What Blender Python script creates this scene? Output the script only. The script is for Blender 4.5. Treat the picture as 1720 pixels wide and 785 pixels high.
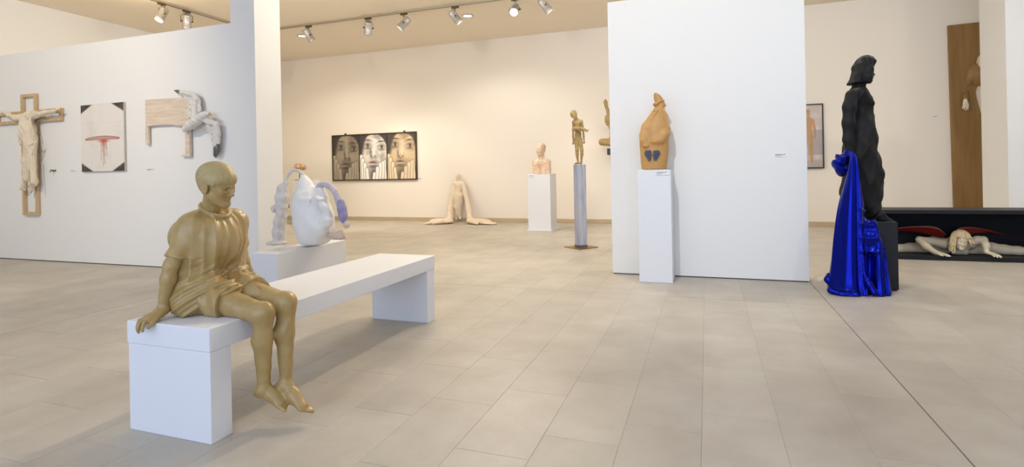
import bpy, bmesh, math, random
import numpy as np
from mathutils import Vector, Matrix

for o in list(bpy.data.objects): bpy.data.objects.remove(o)
SC = bpy.context.scene; COL = SC.collection
random.seed(5); RNG = np.random.default_rng(3)
PI = math.pi

# ---------------------------------------------------------------- camera
FPX, YAW, ROLL, EYE = 918.0, math.radians(19.6), 0.02, 1.2
Fv = np.array([-math.sin(YAW), math.cos(YAW), 0.0]); Rh = np.array([math.cos(YAW), math.sin(YAW), 0.0]); Zv = np.array([0, 0, 1.0])
Rv = Rh*math.cos(ROLL)-Zv*math.sin(ROLL); Uv = Zv*math.cos(ROLL)+Rh*math.sin(ROLL)
cd = bpy.data.cameras.new('camera'); cam = bpy.data.objects.new('camera', cd); COL.objects.link(cam)
cd.sensor_fit = 'HORIZONTAL'; cd.sensor_width = 36.0; cd.lens = 36.0*FPX/1720.0
cd.shift_y = -(392.5-286.5)/1720.0; cd.clip_start = 0.05
m = Matrix.Identity(4)
for i in range(3):
    m[i][0] = Rv[i]; m[i][1] = Uv[i]; m[i][2] = -Fv[i]
m[2][3] = EYE
cam.matrix_world = m
SC.camera = cam

def lin(c):
    c = [x/255.0 for x in c[:3]]
    return tuple(x/12.92 if x <= .04045 else ((x+.055)/1.055)**2.4 for x in c)

# ---------------------------------------------------------------- light
SC.view_settings.view_transform = 'Standard'; SC.view_settings.look = 'None'
SC.view_settings.gamma = 1.0; SC.view_settings.use_curve_mapping = False
SC.view_settings.exposure = 0.0
w = bpy.data.worlds.new('world'); SC.world = w; w.use_nodes = True
w.node_tree.nodes['Background'].inputs[0].default_value = (.62, .78, 1.0, 1); w.node_tree.nodes['Background'].inputs[1].default_value = 0.35

WARM = (1.0, .86, .68); COOL = (.58, .713, 1.0); MIDL = (1.0, .93, .84)
def area(name, loc, target, sx, sy, power, color, spread=180):
    d = bpy.data.lights.new(name, 'AREA'); d.shape = 'RECTANGLE'; d.size = sx; d.size_y = sy
    d.energy = power; d.color = color; d.spread = math.radians(spread)
    o = bpy.data.objects.new(name, d); COL.objects.link(o); o.location = loc
    o.rotation_euler = (Vector(target)-Vector(loc)).to_track_quat('-Z', 'Y').to_euler()
    return o
def spot(name, loc, target, power, color, ang=60, blend=.6, rad=.05):
    d = bpy.data.lights.new(name, 'SPOT'); d.energy = power; d.color = color; d.spot_size = math.radians(ang)
    d.spot_blend = blend; d.shadow_soft_size = rad
    o = bpy.data.objects.new(name, d); COL.objects.link(o); o.location = loc
    o.rotation_euler = (Vector(target)-Vector(loc)).to_track_quat('-Z', 'Y').to_euler()
    return o
# daylight through the glazed front of the hall, behind the camera
area('daylight', (-1.0, -3.85, 2.1), (-1.0, 5, 1.6), 13.0, 3.4, 399, COOL)
# ceiling spot that throws the bench's and the boy's shadow towards the entrance
spot('hall_spot', (-1.3, 5.8, 4.2), (-3.0, 1.3, .0), 290, (1.0, .82, .58), 66, 1.0, .04)
spot('entrance_spot', (-6.6, 1.2, 4.2), (-9.3, 5.3, 1.6), 430, (1.0, .886, .69), 100, .8, .05)
spot('foyer_spot', (-.9, 2.2, 4.2), (-.2, 6.2, 1.6), 343, (1.0, .998, .96), 90, .9, .05)
spot('side_spot', (3.2, 3.0, 4.2), (2.0, 6.4, .8), 100, (.80, .89, 1.0), 90, .9, .05)
DOWN = [(-8.43, 9.93), (-4.42, 9.96)]
for i, (x, y) in enumerate(DOWN):
    spot('downlight_lamp', (x, y, 4.27), (x, y, 0), 150, (1.0, .93, .81), 150, .5, .09)
def fill_point(name, x, y, z, p, c):  # bare point light for added fill, not a lamp fitting
    d = bpy.data.lights.new(name, 'POINT'); d.energy = p; d.color = c; d.shadow_soft_size = .14
    o = bpy.data.objects.new(name, d); COL.objects.link(o); o.location = (x, y, z)
fill_point('left_fill', -8.8, 6.4, 3.9, 17, (1.0, .80, .53))  # unseen fill light added behind the left partition
for x, y in ((-6.0, 6.3), (-3.6, 6.2), (-1.6, 6.9)): fill_point('rear_fill', x, y, 3.86, 60, (1.0, .94, .82))      # added warm fill without fixtures, evens out the rear walls and ceiling
for x, y in ((.6, 7.2), (2.6, 6.8), (5.2, 7.2)): fill_point('right_fill', x, y, 3.86, 60, (.95, .97, 1.0))  # out-of-view fill added to brighten the right side, no fixtures
for x, y in ((-6.0, .6), (-2.2, .2), (1.6, .6), (5.0, 1.5)): fill_point('front_fill', x, y, 3.9, 19, (.52, .70, 1.0))   # bluish fill added over the front floor, no lamps known there

# ---------------------------------------------------------------- helpers
def P(px, py, ax, v):
    d = Fv*FPX+Rv*(px-860)-Uv*(py-286.5); C = np.array([0, 0, EYE]); k = (v-C[ax])/d[ax]
    return C+k*d
def PY(px, py, y): return P(px, py, 1, y)
def PX(px, py, x): return P(px, py, 0, x)
def PZ(px, py, z): return P(px, py, 2, z)

MATS = {}
def mat(name, col, rough=.6, metal=0, bump=None, var=None, sheen=0, coat=0, spec=.5, emit=None, emitc=None, pertile=False, vcol=False, grain=None):
    if name in MATS: return MATS[name]
    M = bpy.data.materials.new(name); M.use_nodes = True; nt = M.node_tree; N = nt.nodes; L = nt.links
    b = N['Principled BSDF']; c = lin(col)+(1,)
    b.inputs['Base Color'].default_value = c; b.inputs['Roughness'].default_value = rough
    b.inputs['Metallic'].default_value = metal; b.inputs['Specular IOR Level'].default_value = spec
    if coat: b.inputs['Coat Weight'].default_value = coat; b.inputs['Coat Roughness'].default_value = .15
    if sheen: b.inputs['Sheen Weight'].default_value = sheen
    tc = N.new('ShaderNodeTexCoord'); src = None
    gm = N.new('ShaderNodeNewGeometry')
    if vcol:
        a = N.new('ShaderNodeAttribute'); a.attribute_name = 'paint'; src = a.outputs['Color']
    if var:   # (scale, colour2, contrast)
        n = N.new('ShaderNodeTexNoise'); n.inputs['Scale'].default_value = var[0]; n.inputs['Detail'].default_value = 6; n.inputs['Roughness'].default_value = .62
        L.new(gm.outputs['Position'], n.inputs['Vector'])
        r = N.new('ShaderNodeValToRGB'); r.color_ramp.elements[0].position = .5-var[2]; r.color_ramp.elements[1].position = .5+var[2]
        r.color_ramp.elements[0].color = c; r.color_ramp.elements[1].color = lin(var[1])+(1,)
        L.new(n.outputs['Fac'], r.inputs['Fac']); src = r.outputs['Color']
    if grain:  # (colour2, axis scale vector): wood grain along one direction
        mp = N.new('ShaderNodeMapping'); mp.inputs['Scale'].default_value = grain[1]
        L.new(gm.outputs['Position'], mp.inputs['Vector'])
        n = N.new('ShaderNodeTexNoise'); n.inputs['Scale'].default_value = 1.0; n.inputs['Detail'].default_value = 5; n.inputs['Distortion'].default_value = .6
        L.new(mp.outputs['Vector'], n.inputs['Vector'])
        r = N.new('ShaderNodeValToRGB'); r.color_ramp.elements[0].position = .35; r.color_ramp.elements[1].position = .65
        r.color_ramp.elements[0].color = c; r.color_ramp.elements[1].color = lin(grain[0])+(1,)
        L.new(n.outputs['Fac'], r.inputs['Fac']); src = r.outputs['Color']
    if pertile:
        oi = N.new('ShaderNodeObjectInfo'); ad = N.new('ShaderNodeMath'); ad.operation = 'ADD'
        L.new(oi.outputs['Random'], ad.inputs[0]); L.new(gm.outputs['Random Per Island'], ad.inputs[1])
        fr = N.new('ShaderNodeMath'); fr.operation = 'FRACT'; L.new(ad.outputs[0], fr.inputs[0])
        mr = N.new('ShaderNodeMapRange'); mr.inputs['To Min'].default_value = .95; mr.inputs['To Max'].default_value = 1.05
        L.new(fr.outputs[0], mr.inputs['Value'])
        hs = N.new('ShaderNodeHueSaturation'); L.new(src, hs.inputs['Color']); L.new(mr.outputs[0], hs.inputs['Value']); src = hs.outputs['Color']
    if src: L.new(src, b.inputs['Base Color'])
    if bump:
        n = N.new('ShaderNodeTexNoise'); n.inputs['Scale'].default_value = bump[0]; n.inputs['Detail'].default_value = 8
        L.new(gm.outputs['Position'], n.inputs['Vector'])
        bp = N.new('ShaderNodeBump'); bp.inputs['Strength'].default_value = bump[1]; bp.inputs['Distance'].default_value = bump[2] if len(bump) > 2 else .01
        L.new(n.outputs['Fac'], bp.inputs['Height']); L.new(bp.outputs['Normal'], b.inputs['Normal'])
    if emit:
        b.inputs['Emission Color'].default_value = (emitc or (1, 1, 1))+(1,); b.inputs['Emission Strength'].default_value = emit
    MATS[name] = M
    return M

def root_of(o):
    while o.parent: o = o.parent
    return o
def link(name, V, F, M, parent=None, base=None, smooth=True, paint=None):
    V = np.asarray(V, dtype=np.float64).reshape(-1, 3)
    if parent is not None: b = np.array(root_of(parent).location)
    else: b = np.array(base if base is not None else (0, 0, 0), float)
    me = bpy.data.meshes.new(name)
    if isinstance(F, np.ndarray):
        n, k = F.shape
        me.vertices.add(len(V)); me.vertices.foreach_set('co', (V-b).astype(np.float32).ravel())
        me.loops.add(n*k); me.loops.foreach_set('vertex_index', F.astype(np.int32).ravel())
        me.polygons.add(n); me.polygons.foreach_set('loop_start', np.arange(n, dtype=np.int32)*k)
        me.update(calc_edges=True)
    else:
        me.from_pydata([tuple(v) for v in (V-b)], [], F)
    if smooth: me.polygons.foreach_set('use_smooth', [True]*len(me.polygons))
    if paint is not None:
        a = me.color_attributes.new('paint', 'FLOAT_COLOR', 'POINT')
        c = np.ones((len(V), 4), np.float32); c[:, :3] = paint; a.data.foreach_set('color', c.ravel())
    me.materials.append(M); me.validate()
    o = bpy.data.objects.new(name, me); COL.objects.link(o)
    if parent is not None: o.parent = parent
    else: o.location = b
    return o
def thing(name, label, cat, loc, group=None):
    o = bpy.data.objects.new(name, None); COL.objects.link(o); o.location = loc; o.empty_display_size = .1
    o['label'] = label; o['category'] = cat
    if group: o['group'] = group
    bpy.context.view_layer.update() if False else None
    return o
def tag(o, label, cat, group=None):
    o['label'] = label; o['category'] = cat
    if group: o['group'] = group
    return o
def struct(o, label=None):
    o['kind'] = 'structure'
    return o
def boxdata(lo, hi, bev=0):
    bm = bmesh.new(); bmesh.ops.create_cube(bm, size=1)
    lo = Vector(lo); hi = Vector(hi); c = (lo+hi)/2; s = hi-lo
    for v in bm.verts: v.co = Vector((c.x+v.co.x*s.x, c.y+v.co.y*s.y, c.z+v.co.z*s.z))
    if bev: bmesh.ops.bevel(bm, geom=list(bm.edges), offset=bev, segments=2, affect='EDGES', profile=.5)
    V = [tuple(v.co) for v in bm.verts]; bm.verts.index_update(); F = [[v.index for v in f.verts] for f in bm.faces]; bm.free()
    return V, F
def box(name, lo, hi, M, parent=None, bev=0, base=None):
    V, F = boxdata(lo, hi, bev)
    if base is None and parent is None: base = ((lo[0]+hi[0])/2, (lo[1]+hi[1])/2, lo[2])
    return link(name, V, F, M, parent, base, smooth=False)
def merge(parts):
    V = []; F = []
    for v, f in parts:
        k = len(V); V += [tuple(a) for a in v]; F += [[i+k for i in g] for g in f]
    return V, F
def tube(pts, rad, n=10, cap=True):
    pts = [Vector(p) for p in pts]
    if not hasattr(rad, '__len__'): rad = [rad]*len(pts)
    V = []; F = []; u = None
    for i, p in enumerate(pts):
        t = (pts[min(i+1, len(pts)-1)]-pts[max(i-1, 0)]).normalized()
        if u is None: u = t.orthogonal().normalized()
        else: u = (u-t*u.dot(t)).normalized()
        v = t.cross(u)
        for k in range(n):
            a = 2*PI*k/n; V.append(p+(u*math.cos(a)+v*math.sin(a))*rad[i])
    for i in range(len(pts)-1):
        for k in range(n):
            F.append([i*n+k, i*n+(k+1) % n, (i+1)*n+(k+1) % n, (i+1)*n+k])
    if cap: F.append(list(range(n))[::-1]); F.append([(len(pts)-1)*n+k for k in range(n)])
    return V, F
def prism(poly, y0, y1):   # outline in x,z, thickness in y
    n = len(poly); V = [(x, y0, z) for x, z in poly]+[(x, y1, z) for x, z in poly]
    F = [list(range(n)), list(range(n, 2*n))[::-1]]+[[i, i+n, (i+1) % n+n, (i+1) % n] for i in range(n)]
    return V, F
def spline(pts, n):
    pts = np.array(pts, float); k = len(pts); out = []
    for t in np.linspace(0, k-1, n):
        i = min(int(t), k-2); f = t-i
        p0 = pts[max(i-1, 0)]; p1 = pts[i]; p2 = pts[i+1]; p3 = pts[min(i+2, k-1)]
        out.append(.5*((2*p1)+(-p0+p2)*f+(2*p0-5*p1+4*p2-p3)*f*f+(-p0+3*p1-3*p2+p3)*f**3))
    return np.array(out)
def sheet(name, x0, x1, z0, z1, y, nx, nz, fn, M, parent, base=None):   # a printed or painted flat sheet facing -Y
    u = np.linspace(0, 1, nx); v = np.linspace(0, 1, nz); U, W = np.meshgrid(u, v, indexing='ij')
    V = np.stack([x0+(x1-x0)*U, np.full_like(U, y), z0+(z1-z0)*W], -1).reshape(-1, 3)
    I = np.arange(nx*nz).reshape(nx, nz)
    F = np.stack([I[:-1, :-1], I[1:, :-1], I[1:, 1:], I[:-1, 1:]], -1).reshape(-1, 4)
    col = fn(U, W).reshape(-1, 3)
    col = np.where(col <= .04045, col/12.92, ((np.clip(col, 0, 1)+.055)/1.055)**2.4)
    return link(name, V, F, M, parent, base, smooth=False, paint=col)

# ---------------------------------------------------------------- implicit surface modeller (sculpture)
def axis(lo, hi, h, f=None):
    if f is None or f[2] >= h: return np.arange(lo, hi+h, h)
    a = list(np.arange(lo, f[0], h)); b = list(np.arange(a[-1]+f[2] if a else lo, f[1], f[2])); c = list(np.arange(b[-1]+h, hi+h, h))
    return np.array(a+b+c)
def smin(a, b, k):
    if k <= 0: return np.minimum(a, b)
    h = np.maximum(k-np.abs(a-b), 0)/k
    return np.minimum(a, b)-h*h*k*.25
class Clay:
    def __init__(s, lo, hi, h, fine=None):   # fine = (lo, hi, step)
        f = [None]*3 if fine is None else [(fine[0][i], fine[1][i], fine[2]) for i in range(3)]
        s.ax = [axis(lo[i], hi[i], h, f[i]).astype(np.float32) for i in range(3)]
        s.D = np.full([len(a) for a in s.ax], .5, np.float32)
        s.h = h
    def sl(s, lo, hi):
        r = []
        for i in range(3):
            a = max(int(np.searchsorted(s.ax[i], lo[i]))-1, 0); b = min(int(np.searchsorted(s.ax[i], hi[i]))+1, len(s.ax[i]))
            if b <= a: return None
            r.append(slice(a, b))
        return tuple(r)
    def grid(s, r):
        return (s.ax[0][r[0]][:, None, None], s.ax[1][r[1]][None, :, None], s.ax[2][r[2]][None, None, :])
    def put(s, r, d, k, op):
        if op == '+': s.D[r] = smin(s.D[r], d, k)
        elif op == '-': s.D[r] = -smin(-s.D[r], d, k)
    def cone(s, a, b, ra, rb=None, k=.02, op='+'):
        rb = ra if rb is None else rb; a = np.array(a, np.float32); b = np.array(b, np.float32); m = max(ra, rb)+k+s.h*3
        r = s.sl(np.minimum(a, b)-m, np.maximum(a, b)+m)
        if r is None: return
        x, y, z = s.grid(r); d = b-a; L2 = max(float(d@d), 1e-9)
        px, py, pz = x-a[0], y-a[1], z-a[2]
        t = np.clip((px*d[0]+py*d[1]+pz*d[2])/L2, 0, 1)
        dd = np.sqrt((px-t*d[0])**2+(py-t*d[1])**2+(pz-t*d[2])**2)-(ra+(rb-ra)*t)
        s.put(r, dd, k, op)
    def chain(s, pts, rad, k=.02, op='+'):
        if not hasattr(rad, '__len__'): rad = [rad]*len(pts)
        for i in range(len(pts)-1): s.cone(pts[i], pts[i+1], rad[i], rad[i+1], k, op)
    def ell(s, c, rr, R=None, k=.02, op='+'):
        c = np.array(c, np.float32); rr = np.array(rr, np.float32); m = float(max(rr))+k+s.h*3
        r = s.sl(c-m, c+m)
        if r is None: return
        x, y, z = s.grid(r); x = x-c[0]; y = y-c[1]; z = z-c[2]
        if R is not None:
            R = np.array(R, np.float32)   # columns = local axes
            x, y, z = (x*R[0, 0]+y*R[1, 0]+z*R[2, 0], x*R[0, 1]+y*R[1, 1]+z*R[2, 1], x*R[0, 2]+y*R[1, 2]+z*R[2, 2])
        k0 = np.sqrt((x/rr[0])**2+(y/rr[1])**2+(z/rr[2])**2); k1 = np.sqrt((x/rr[0]**2)**2+(y/rr[1]**2)**2+(z/rr[2]**2)**2)
        s.put(r, k0*(k0-1)/np.maximum(k1, 1e-6), k, op)
    def column(s, rows, k=.03, op='+'):     # rows from bottom to top: (centre, half width in x, half depth in y); elliptical sections at each height
        rows = sorted(rows, key=lambda r_: r_[0][2]); Z_ = [r_[0][2] for r_ in rows]
        lo = np.min([np.array(r_[0])-(r_[1], r_[2], 0) for r_ in rows], 0)-.05-k; hi = np.max([np.array(r_[0])+(r_[1], r_[2], 0) for r_ in rows], 0)+.05+k
        r = s.sl(lo, hi)
        if r is None: return
        x, y, z = s.grid(r); zz = z.ravel(); f = lambda v: np.interp(zz, Z_, v)[None, None, :].astype(np.float32)
        cx, cy, rx, ry = f([q[0][0] for q in rows]), f([q[0][1] for q in rows]), f([q[1] for q in rows]), f([q[2] for q in rows])
        d = (np.sqrt(((x-cx)/rx)**2+((y-cy)/ry)**2)-1)*np.minimum(rx, ry)
        d = np.maximum(d, np.maximum(z-Z_[-1], Z_[0]-z))
        s.put(r, d.astype(np.float32), k, op)
    def cut(s, p, n, lo=None, hi=None):      # remove what lies on the +n side of plane p, inside an optional box
        r = s.sl(lo, hi) if lo is not None else (slice(None),)*3
        x, y, z = s.grid(r); n = np.array(n, float); n /= np.linalg.norm(n)
        d = ((x-p[0])*n[0]+(y-p[1])*n[1]+(z-p[2])*n[2]).astype(np.float32)
        s.D[r] = np.maximum(s.D[r], d)
    def disp(s, fn, lo=None, hi=None, band=.03):
        r = s.sl(lo, hi) if lo is not None else (slice(None),)*3
        x, y, z = s.grid(r); D = s.D[r]; msk = np.abs(D) < band
        I = np.nonzero(msk); X = x[I[0], 0, 0]; Y = y[0, I[1], 0]; Z = z[0, 0, I[2]]
        D[I] += fn(X, Y, Z).astype(np.float32); s.D[r] = D
    def mesh(s):
        D = s.D.copy()
        for sl_ in ((0, 'a'), (-1, 'b')):
            D[sl_[0], :, :] = .5; D[:, sl_[0], :] = .5; D[:, :, sl_[0]] = .5
        S = D < 0; n = D.shape
        c = [S[i:n[0]-1+i, j:n[1]-1+j, k:n[2]-1+k] for i in (0, 1) for j in (0, 1) for k in (0, 1)]
        al = c[0].copy(); an = c[0].copy()
        for q in c[1:]: al &= q; an |= q
        act = an & ~al; I = np.array(np.nonzero(act)); N = I.shape[1]
        idx = np.full(act.shape, -1, np.int32); idx[tuple(I)] = np.arange(N)
        offs = [(i, j, k) for i in (0, 1) for j in (0, 1) for k in (0, 1)]
        val = {o: D[I[0]+o[0], I[1]+o[1], I[2]+o[2]] for o in offs}
        acc = np.zeros((N, 3)); cnt = np.zeros(N)
        for o in offs:
            for a in range(3):
                if o[a] == 0:
                    o2 = list(o); o2[a] = 1; o2 = tuple(o2); va, vb = val[o], val[o2]
                    mk = (va < 0) != (vb < 0); t = np.where(mk, va/np.where(mk, va-vb, 1), 0)
                    for q in range(3): acc[:, q] += np.where(mk, o[q]+(t if q == a else 0), 0)
                    cnt += mk
        acc /= cnt[:, None]
        V = np.zeros((N, 3))
        for q in range(3):
            A = s.ax[q]; V[:, q] = A[I[q]]+(A[I[q]+1]-A[I[q]])*acc[:, q]
        Fs = []
        for a in range(3):
            b, c_ = (a+1) % 3, (a+2) % 3
            s0 = [slice(0, None)]*3; s1 = [slice(0, None)]*3; s0[a] = slice(0, n[a]-1); s1[a] = slice(1, n[a])
            A = S[tuple(s0)]; B = S[tuple(s1)]
            E = np.array(np.nonzero(A != B)); ok = (E[b] > 0) & (E[c_] > 0) & (E[b] < n[b]-1) & (E[c_] < n[c_]-1); E = E[:, ok]
            def g(db, dc):
                e = E.copy(); e[b] += db; e[c_] += dc; return idx[e[0], e[1], e[2]]
            q = np.stack([g(-1, -1), g(0, -1), g(0, 0), g(-1, 0)], 1)
            flip = ~A[E[0], E[1], E[2]]; q[flip] = q[flip][:, ::-1]
            Fs.append(q)
        return V, np.concatenate(Fs)
    def build(s, name, M, parent=None, base=None):
        V, F = s.mesh()
        return link(name, V, F, M, parent, base)

def rot(yaw=0, pitch=0, roll=0):   # columns: facing (x), left (y), up (z); pitch>0 looks down, roll>0 leans to its right
    return np.array(Matrix.Rotation(yaw, 3, 'Z') @ Matrix.Rotation(pitch, 3, 'Y') @ Matrix.Rotation(roll, 3, 'X'))
def head(C, c, s, R, face=True, detail=1.0):
    """sculpted head, s = height from chin to crown"""
    c = np.array(c, float); T = lambda x, y, z: c+R @ np.array([x, y, z])*s
    E = lambda p, r, k=.05, op='+': C.ell(T(*p), np.array(r)*s, R, k*s, op)
    K = lambda a, b, ra, rb, k=.04, op='+': C.cone(T(*a), T(*b), ra*s, rb*s, k*s, op)
    E((-.07, 0, .14), (.43, .33, .36)); E((.09, 0, -.10), (.275, .275, .35), .12)
    for y in (-1, 1):
        K((.02, .20*y, -.24), (.25, .05*y, -.42), .075, .07, .12); E((.20, .15*y, -.12), (.12, .09, .10), .08)
    E((.27, 0, -.42), (.085, .09, .075), .08)
    if face:
        for y in (-1, 1):
            K((.22, .20*y, .045), (.335, .06*y, .04), .04, .042, .05)
            E((.385, .13*y, -.045), (.085, .088, .052), .025, '-')
            E((.256, .138*y, -.05), (.072, .082, .058), .006)
            if detail > .7:
                K((.268, .212*y, -.055), (.322, .15*y, -.010), .013, .018, .008); K((.322, .15*y, -.010), (.335, .065*y, -.05), .018, .012, .008)
                K((.268, .208*y, -.062), (.316, .14*y, -.095), .011, .012, .012); K((.316, .14*y, -.095), (.332, .068*y, -.068), .012, .010, .012)
            E((.355, .045*y, -.185), (.045, .035, .03), .02)
            K((.365, 0, -.252), (.295, .10*y, -.28), .024, .012, .02); K((.350, 0, -.312), (.29, .09*y, -.29), .028, .014, .02)
            # ear
            A = R @ rot(.25*y, -.12, 0)
            C.ell(T(-.06, .335*y, -.06), np.array((.115, .040, .165))*s, A, .015*s); C.ell(T(-.045, .378*y, -.045), np.array((.075, .028, .115))*s, A, .012*s, '-')
            E((-.06, .345*y, -.06), (.028, .02, .05), .02); E((-.04, .325*y, -.175), (.045, .032, .04), .02)
        K((.33, 0, .02), (.415, 0, -.155), .03, .040, .035); E((.415, 0, -.165), (.042, .045, .035), .025)
        K((.39, .05, -.284), (.39, -.05, -.284), .005, .005, .01, '-')
def hand(C, w, s, R, curl=(.3, .4, .3), thumb=.6, spread=.12, mirror=1, k=.012):
    """w wrist, R columns: fingers (x), towards thumb (y), back of hand (z); s = length of the hand"""
    w = np.array(w, float); T = lambda v: w+R @ (np.array(v)*[1, mirror, 1])*s
    ys = (.155, .055, -.05, -.145); L = (.43, .48, .44, .35)
    C.cone(T((-.05, 0, 0)), T((.12, 0, 0)), .135*s, .13*s, k*2)
    for i, y in enumerate(ys):
        kn = np.array([.5-.03*abs(i-1), y, 0.0]); C.cone(T((.08, y*.6, 0)), T(kn), .095*s, .075*s, k*1.5)
        p = kn; a = 0; az = (1.5-i)*spread*.5
        for j in range(3):
            a += curl[j]*(1+.12*(i-1)); l = L[i]*(.45, .31, .24)[j]
            q = p+l*np.array([math.cos(a)*math.cos(az), math.cos(a)*math.sin(az), -math.sin(a)])
            C.cone(T(p), T(q), (.064-.006*j)*s, (.058-.007*j)*s, k*.4); p = q
    p = np.array([.12, .12, -.03])
    for j, l in enumerate((.22, .17, .14)):
        a = thumb*(1-.35*j); q = p+l*np.array([math.cos(a), math.sin(a), -.18-.12*j])
        C.cone(T(p), T(q), (.085-.014*j)*s, (.07-.012*j)*s, k*.8); p = q
def foot(C, ankle, toe, s, up, k=.02, side=1):
    """ankle joint, big-toe tip; s = foot length; up = sole normal side"""
    a = np.array(ankle, float); t = np.array(toe, float); fx = (t-a); L_ = np.linalg.norm(fx); fx /= L_
    u = np.array(up, float); u = u-fx*(u@fx); u /= np.linalg.norm(u); sd = np.cross(u, fx)*side
    heel = a-fx*.07*s-u*.16*s; C.cone(a, heel, .125*s, .125*s, k)
    ball = a+fx*(L_-.26*s)-u*.10*s; mid = a+fx*(L_-.26*s)*.5-u*.02*s
    C.cone(a, mid, .13*s, .11*s, k*1.5); C.cone(heel, ball, .10*s, .085*s, k*1.5)
    for w_ in (-1, 1): C.cone(mid-u*.04*s, ball+sd*.09*s*w_, .09*s, .07*s, k*1.5)
    for i in range(5):
        o = (.13-.07*i)*s; b = ball+sd*o; C.cone(b, b+fx*(.21-.03*i)*s, (.054-.006*i)*s, (.050-.006*i)*s, k*.3)
# ---------------------------------------------------------------- materials
PAINT = mat('white_wall_paint', (232, 230, 226), .75, bump=(90, .08, .004))
BPAINT = mat('back_wall_paint', (240, 231, 218), .75, bump=(90, .08, .004))
PLINTH = mat('white_plinth_paint', (225, 225, 227), .5, bump=(60, .12, .004))
CEIL = mat('ceiling_paint', (244, 232, 212), .8)
TILE = mat('limestone_tile', (172, 162, 147), .42, var=(2.3, (189, 181, 167), .17), bump=(45, .25, .004), pertile=True)
GROUT = mat('grout', (168, 158, 143), .9)
SKIRT = mat('stone_skirting', (196, 176, 144), .6, var=(3, (186, 164, 130), .2))
WHITE = mat('card_white', (236, 236, 236), .6)
INK = mat('grey_ink', (96, 98, 108), .6)

# ---------------------------------------------------------------- setting
YB, ZC = 11.97, 4.3
struct(box('ceiling', (-11.3, -4.2, ZC), (8.2, 12.2, ZC+.12), CEIL))
struct(box('wall_back', (-11.3, YB, 0), (8.2, YB+.15, ZC), BPAINT))
struct(box('wall_left', (-11.3, -4.2, 0), (-11.12, YB, ZC), PAINT))
struct(box('wall_right', (8.0, -4.2, 0), (8.2, YB, ZC), PAINT))
wf = struct(link('wall_front', *merge([boxdata((-11.12, -4.2, 0), (8, -4.0, .35)), boxdata((-11.12, -4.2, 3.85), (8, -4.0, ZC)), boxdata((-11.12, -4.2, .35), (-7.6, -4, 3.85)), boxdata((5.6, -4.2, .35), (8, -4, 3.85))]), PAINT, base=(0, -4, 0), smooth=False))
FR = mat('dark_window_metal', (60, 60, 62), .4, .6)
wn = struct(link('window_1', *merge([boxdata((x-.03, -4.12, .35), (x+.03, -4.04, 3.85)) for x in np.linspace(-7.57, 5.57, 9)]+[boxdata((-7.6, -4.11, z), (5.6, -4.05, z+.06)) for z in (.35, 3.79)]), FR, base=(-1, -4.1, .35), smooth=False))
struct(box('wall_partition', (-11.12, 5.28, .012), (-5.576, 5.48, 3.12), PAINT))
struct(box('trim_1', (-11.12, 5.3, 0), (-5.576, 5.46, .012), mat('shadow_gap', (70, 66, 62), .9)))
struct(box('wall_column', (-5.576, 5.272, 0), (-5.196, 5.70, ZC), PAINT))
struct(box('wall_middle', (-1.03, 6.246, .01), (.966, 6.43, 3.094), PAINT, bev=.003))
struct(box('trim_2', (-1.02, 6.256, 0), (.956, 6.42, .01), MATS['shadow_gap']))
struct(box('wall_pier', (4.208, 10.09, 0), (5.1, 10.9, ZC), PAINT))
struct(box('baseboard_back', (-11.12, YB-.018, 0), (8, YB, .088), SKIRT, bev=.003))
h0 = PY(1374, 310, YB); h1 = PY(1374, 358, YB)
struct(box('trim_3', (h0[0]-.5, YB-.006, h1[2]), (h0[0], YB, h0[2]), BPAINT, bev=.002))

# floor: sunk bed plus individual limestone tiles, split by expansion joints
fl = struct(box('floor', (-11.3, -4.2, -.15), (8.2, 12.2, -.0014), GROUT, base=(0, 0, -.15)))
TW, TL, G = .3365, .667, .0005
tiles = []
xb = [-11.12, -5.2, .97, 8.0]; yb = [-4.0, 5.26, YB]
for bi in range(3):
    for bj in range(2):
        X0, X1, Y0, Y1 = xb[bi]+.0035, xb[bi+1]-.0035, yb[bj]+.0025, yb[bj+1]-.0025
        nx = int((X1-X0)/TW)+2
        for i in range(nx):
            if bi == 2: a, b = X0+i*TW, X0+(i+1)*TW
            else: a, b = X1-(i+1)*TW, X1-i*TW
            a, b = max(a, X0), min(b, X1)
            if b-a < .03: continue
            off = ((i*2) % 3)*TL/3
            j = 0
            while True:
                d = Y1-j*TL+off; c = d-TL; j += 1
                if d < Y0: break
                c2, d2 = max(c, Y0), min(d, Y1)
                if d2-c2 < .03: continue
                tiles.append((a, b, c2, d2))
def vis(t):
    p = np.array([(t[0]+t[1])/2, (t[2]+t[3])/2, 0])-np.array([0, 0, EYE]); z = p@Fv
    if z < .5: return None
    x = 860+FPX*(p@Rv)/z; y = 286.5-FPX*(p@Uv)/z
    return z if -40 < x < 1760 and y < 830 else None
vt = sorted([(vis(t), t) for t in tiles if vis(t)]); near = [t for _, t in vt[:300]]; ns = set(near)
def tilemesh(a, b, c, d, zt=0.0, zb=-.012):
    e = .0015; V = [(a, c, zb), (b, c, zb), (b, d, zb), (a, d, zb), (a, c, zt-e), (b, c, zt-e), (b, d, zt-e), (a, d, zt-e), (a+e, c+e, zt), (b-e, c+e, zt), (b-e, d-e, zt), (a+e, d-e, zt)]
    F = [[0, 1, 5, 4], [1, 2, 6, 5], [2, 3, 7, 6], [3, 0, 4, 7], [4, 5, 9, 8], [5, 6, 10, 9], [6, 7, 11, 10], [7, 4, 8, 11], [8, 9, 10, 11]]
    return V, F
cache = {}
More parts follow.
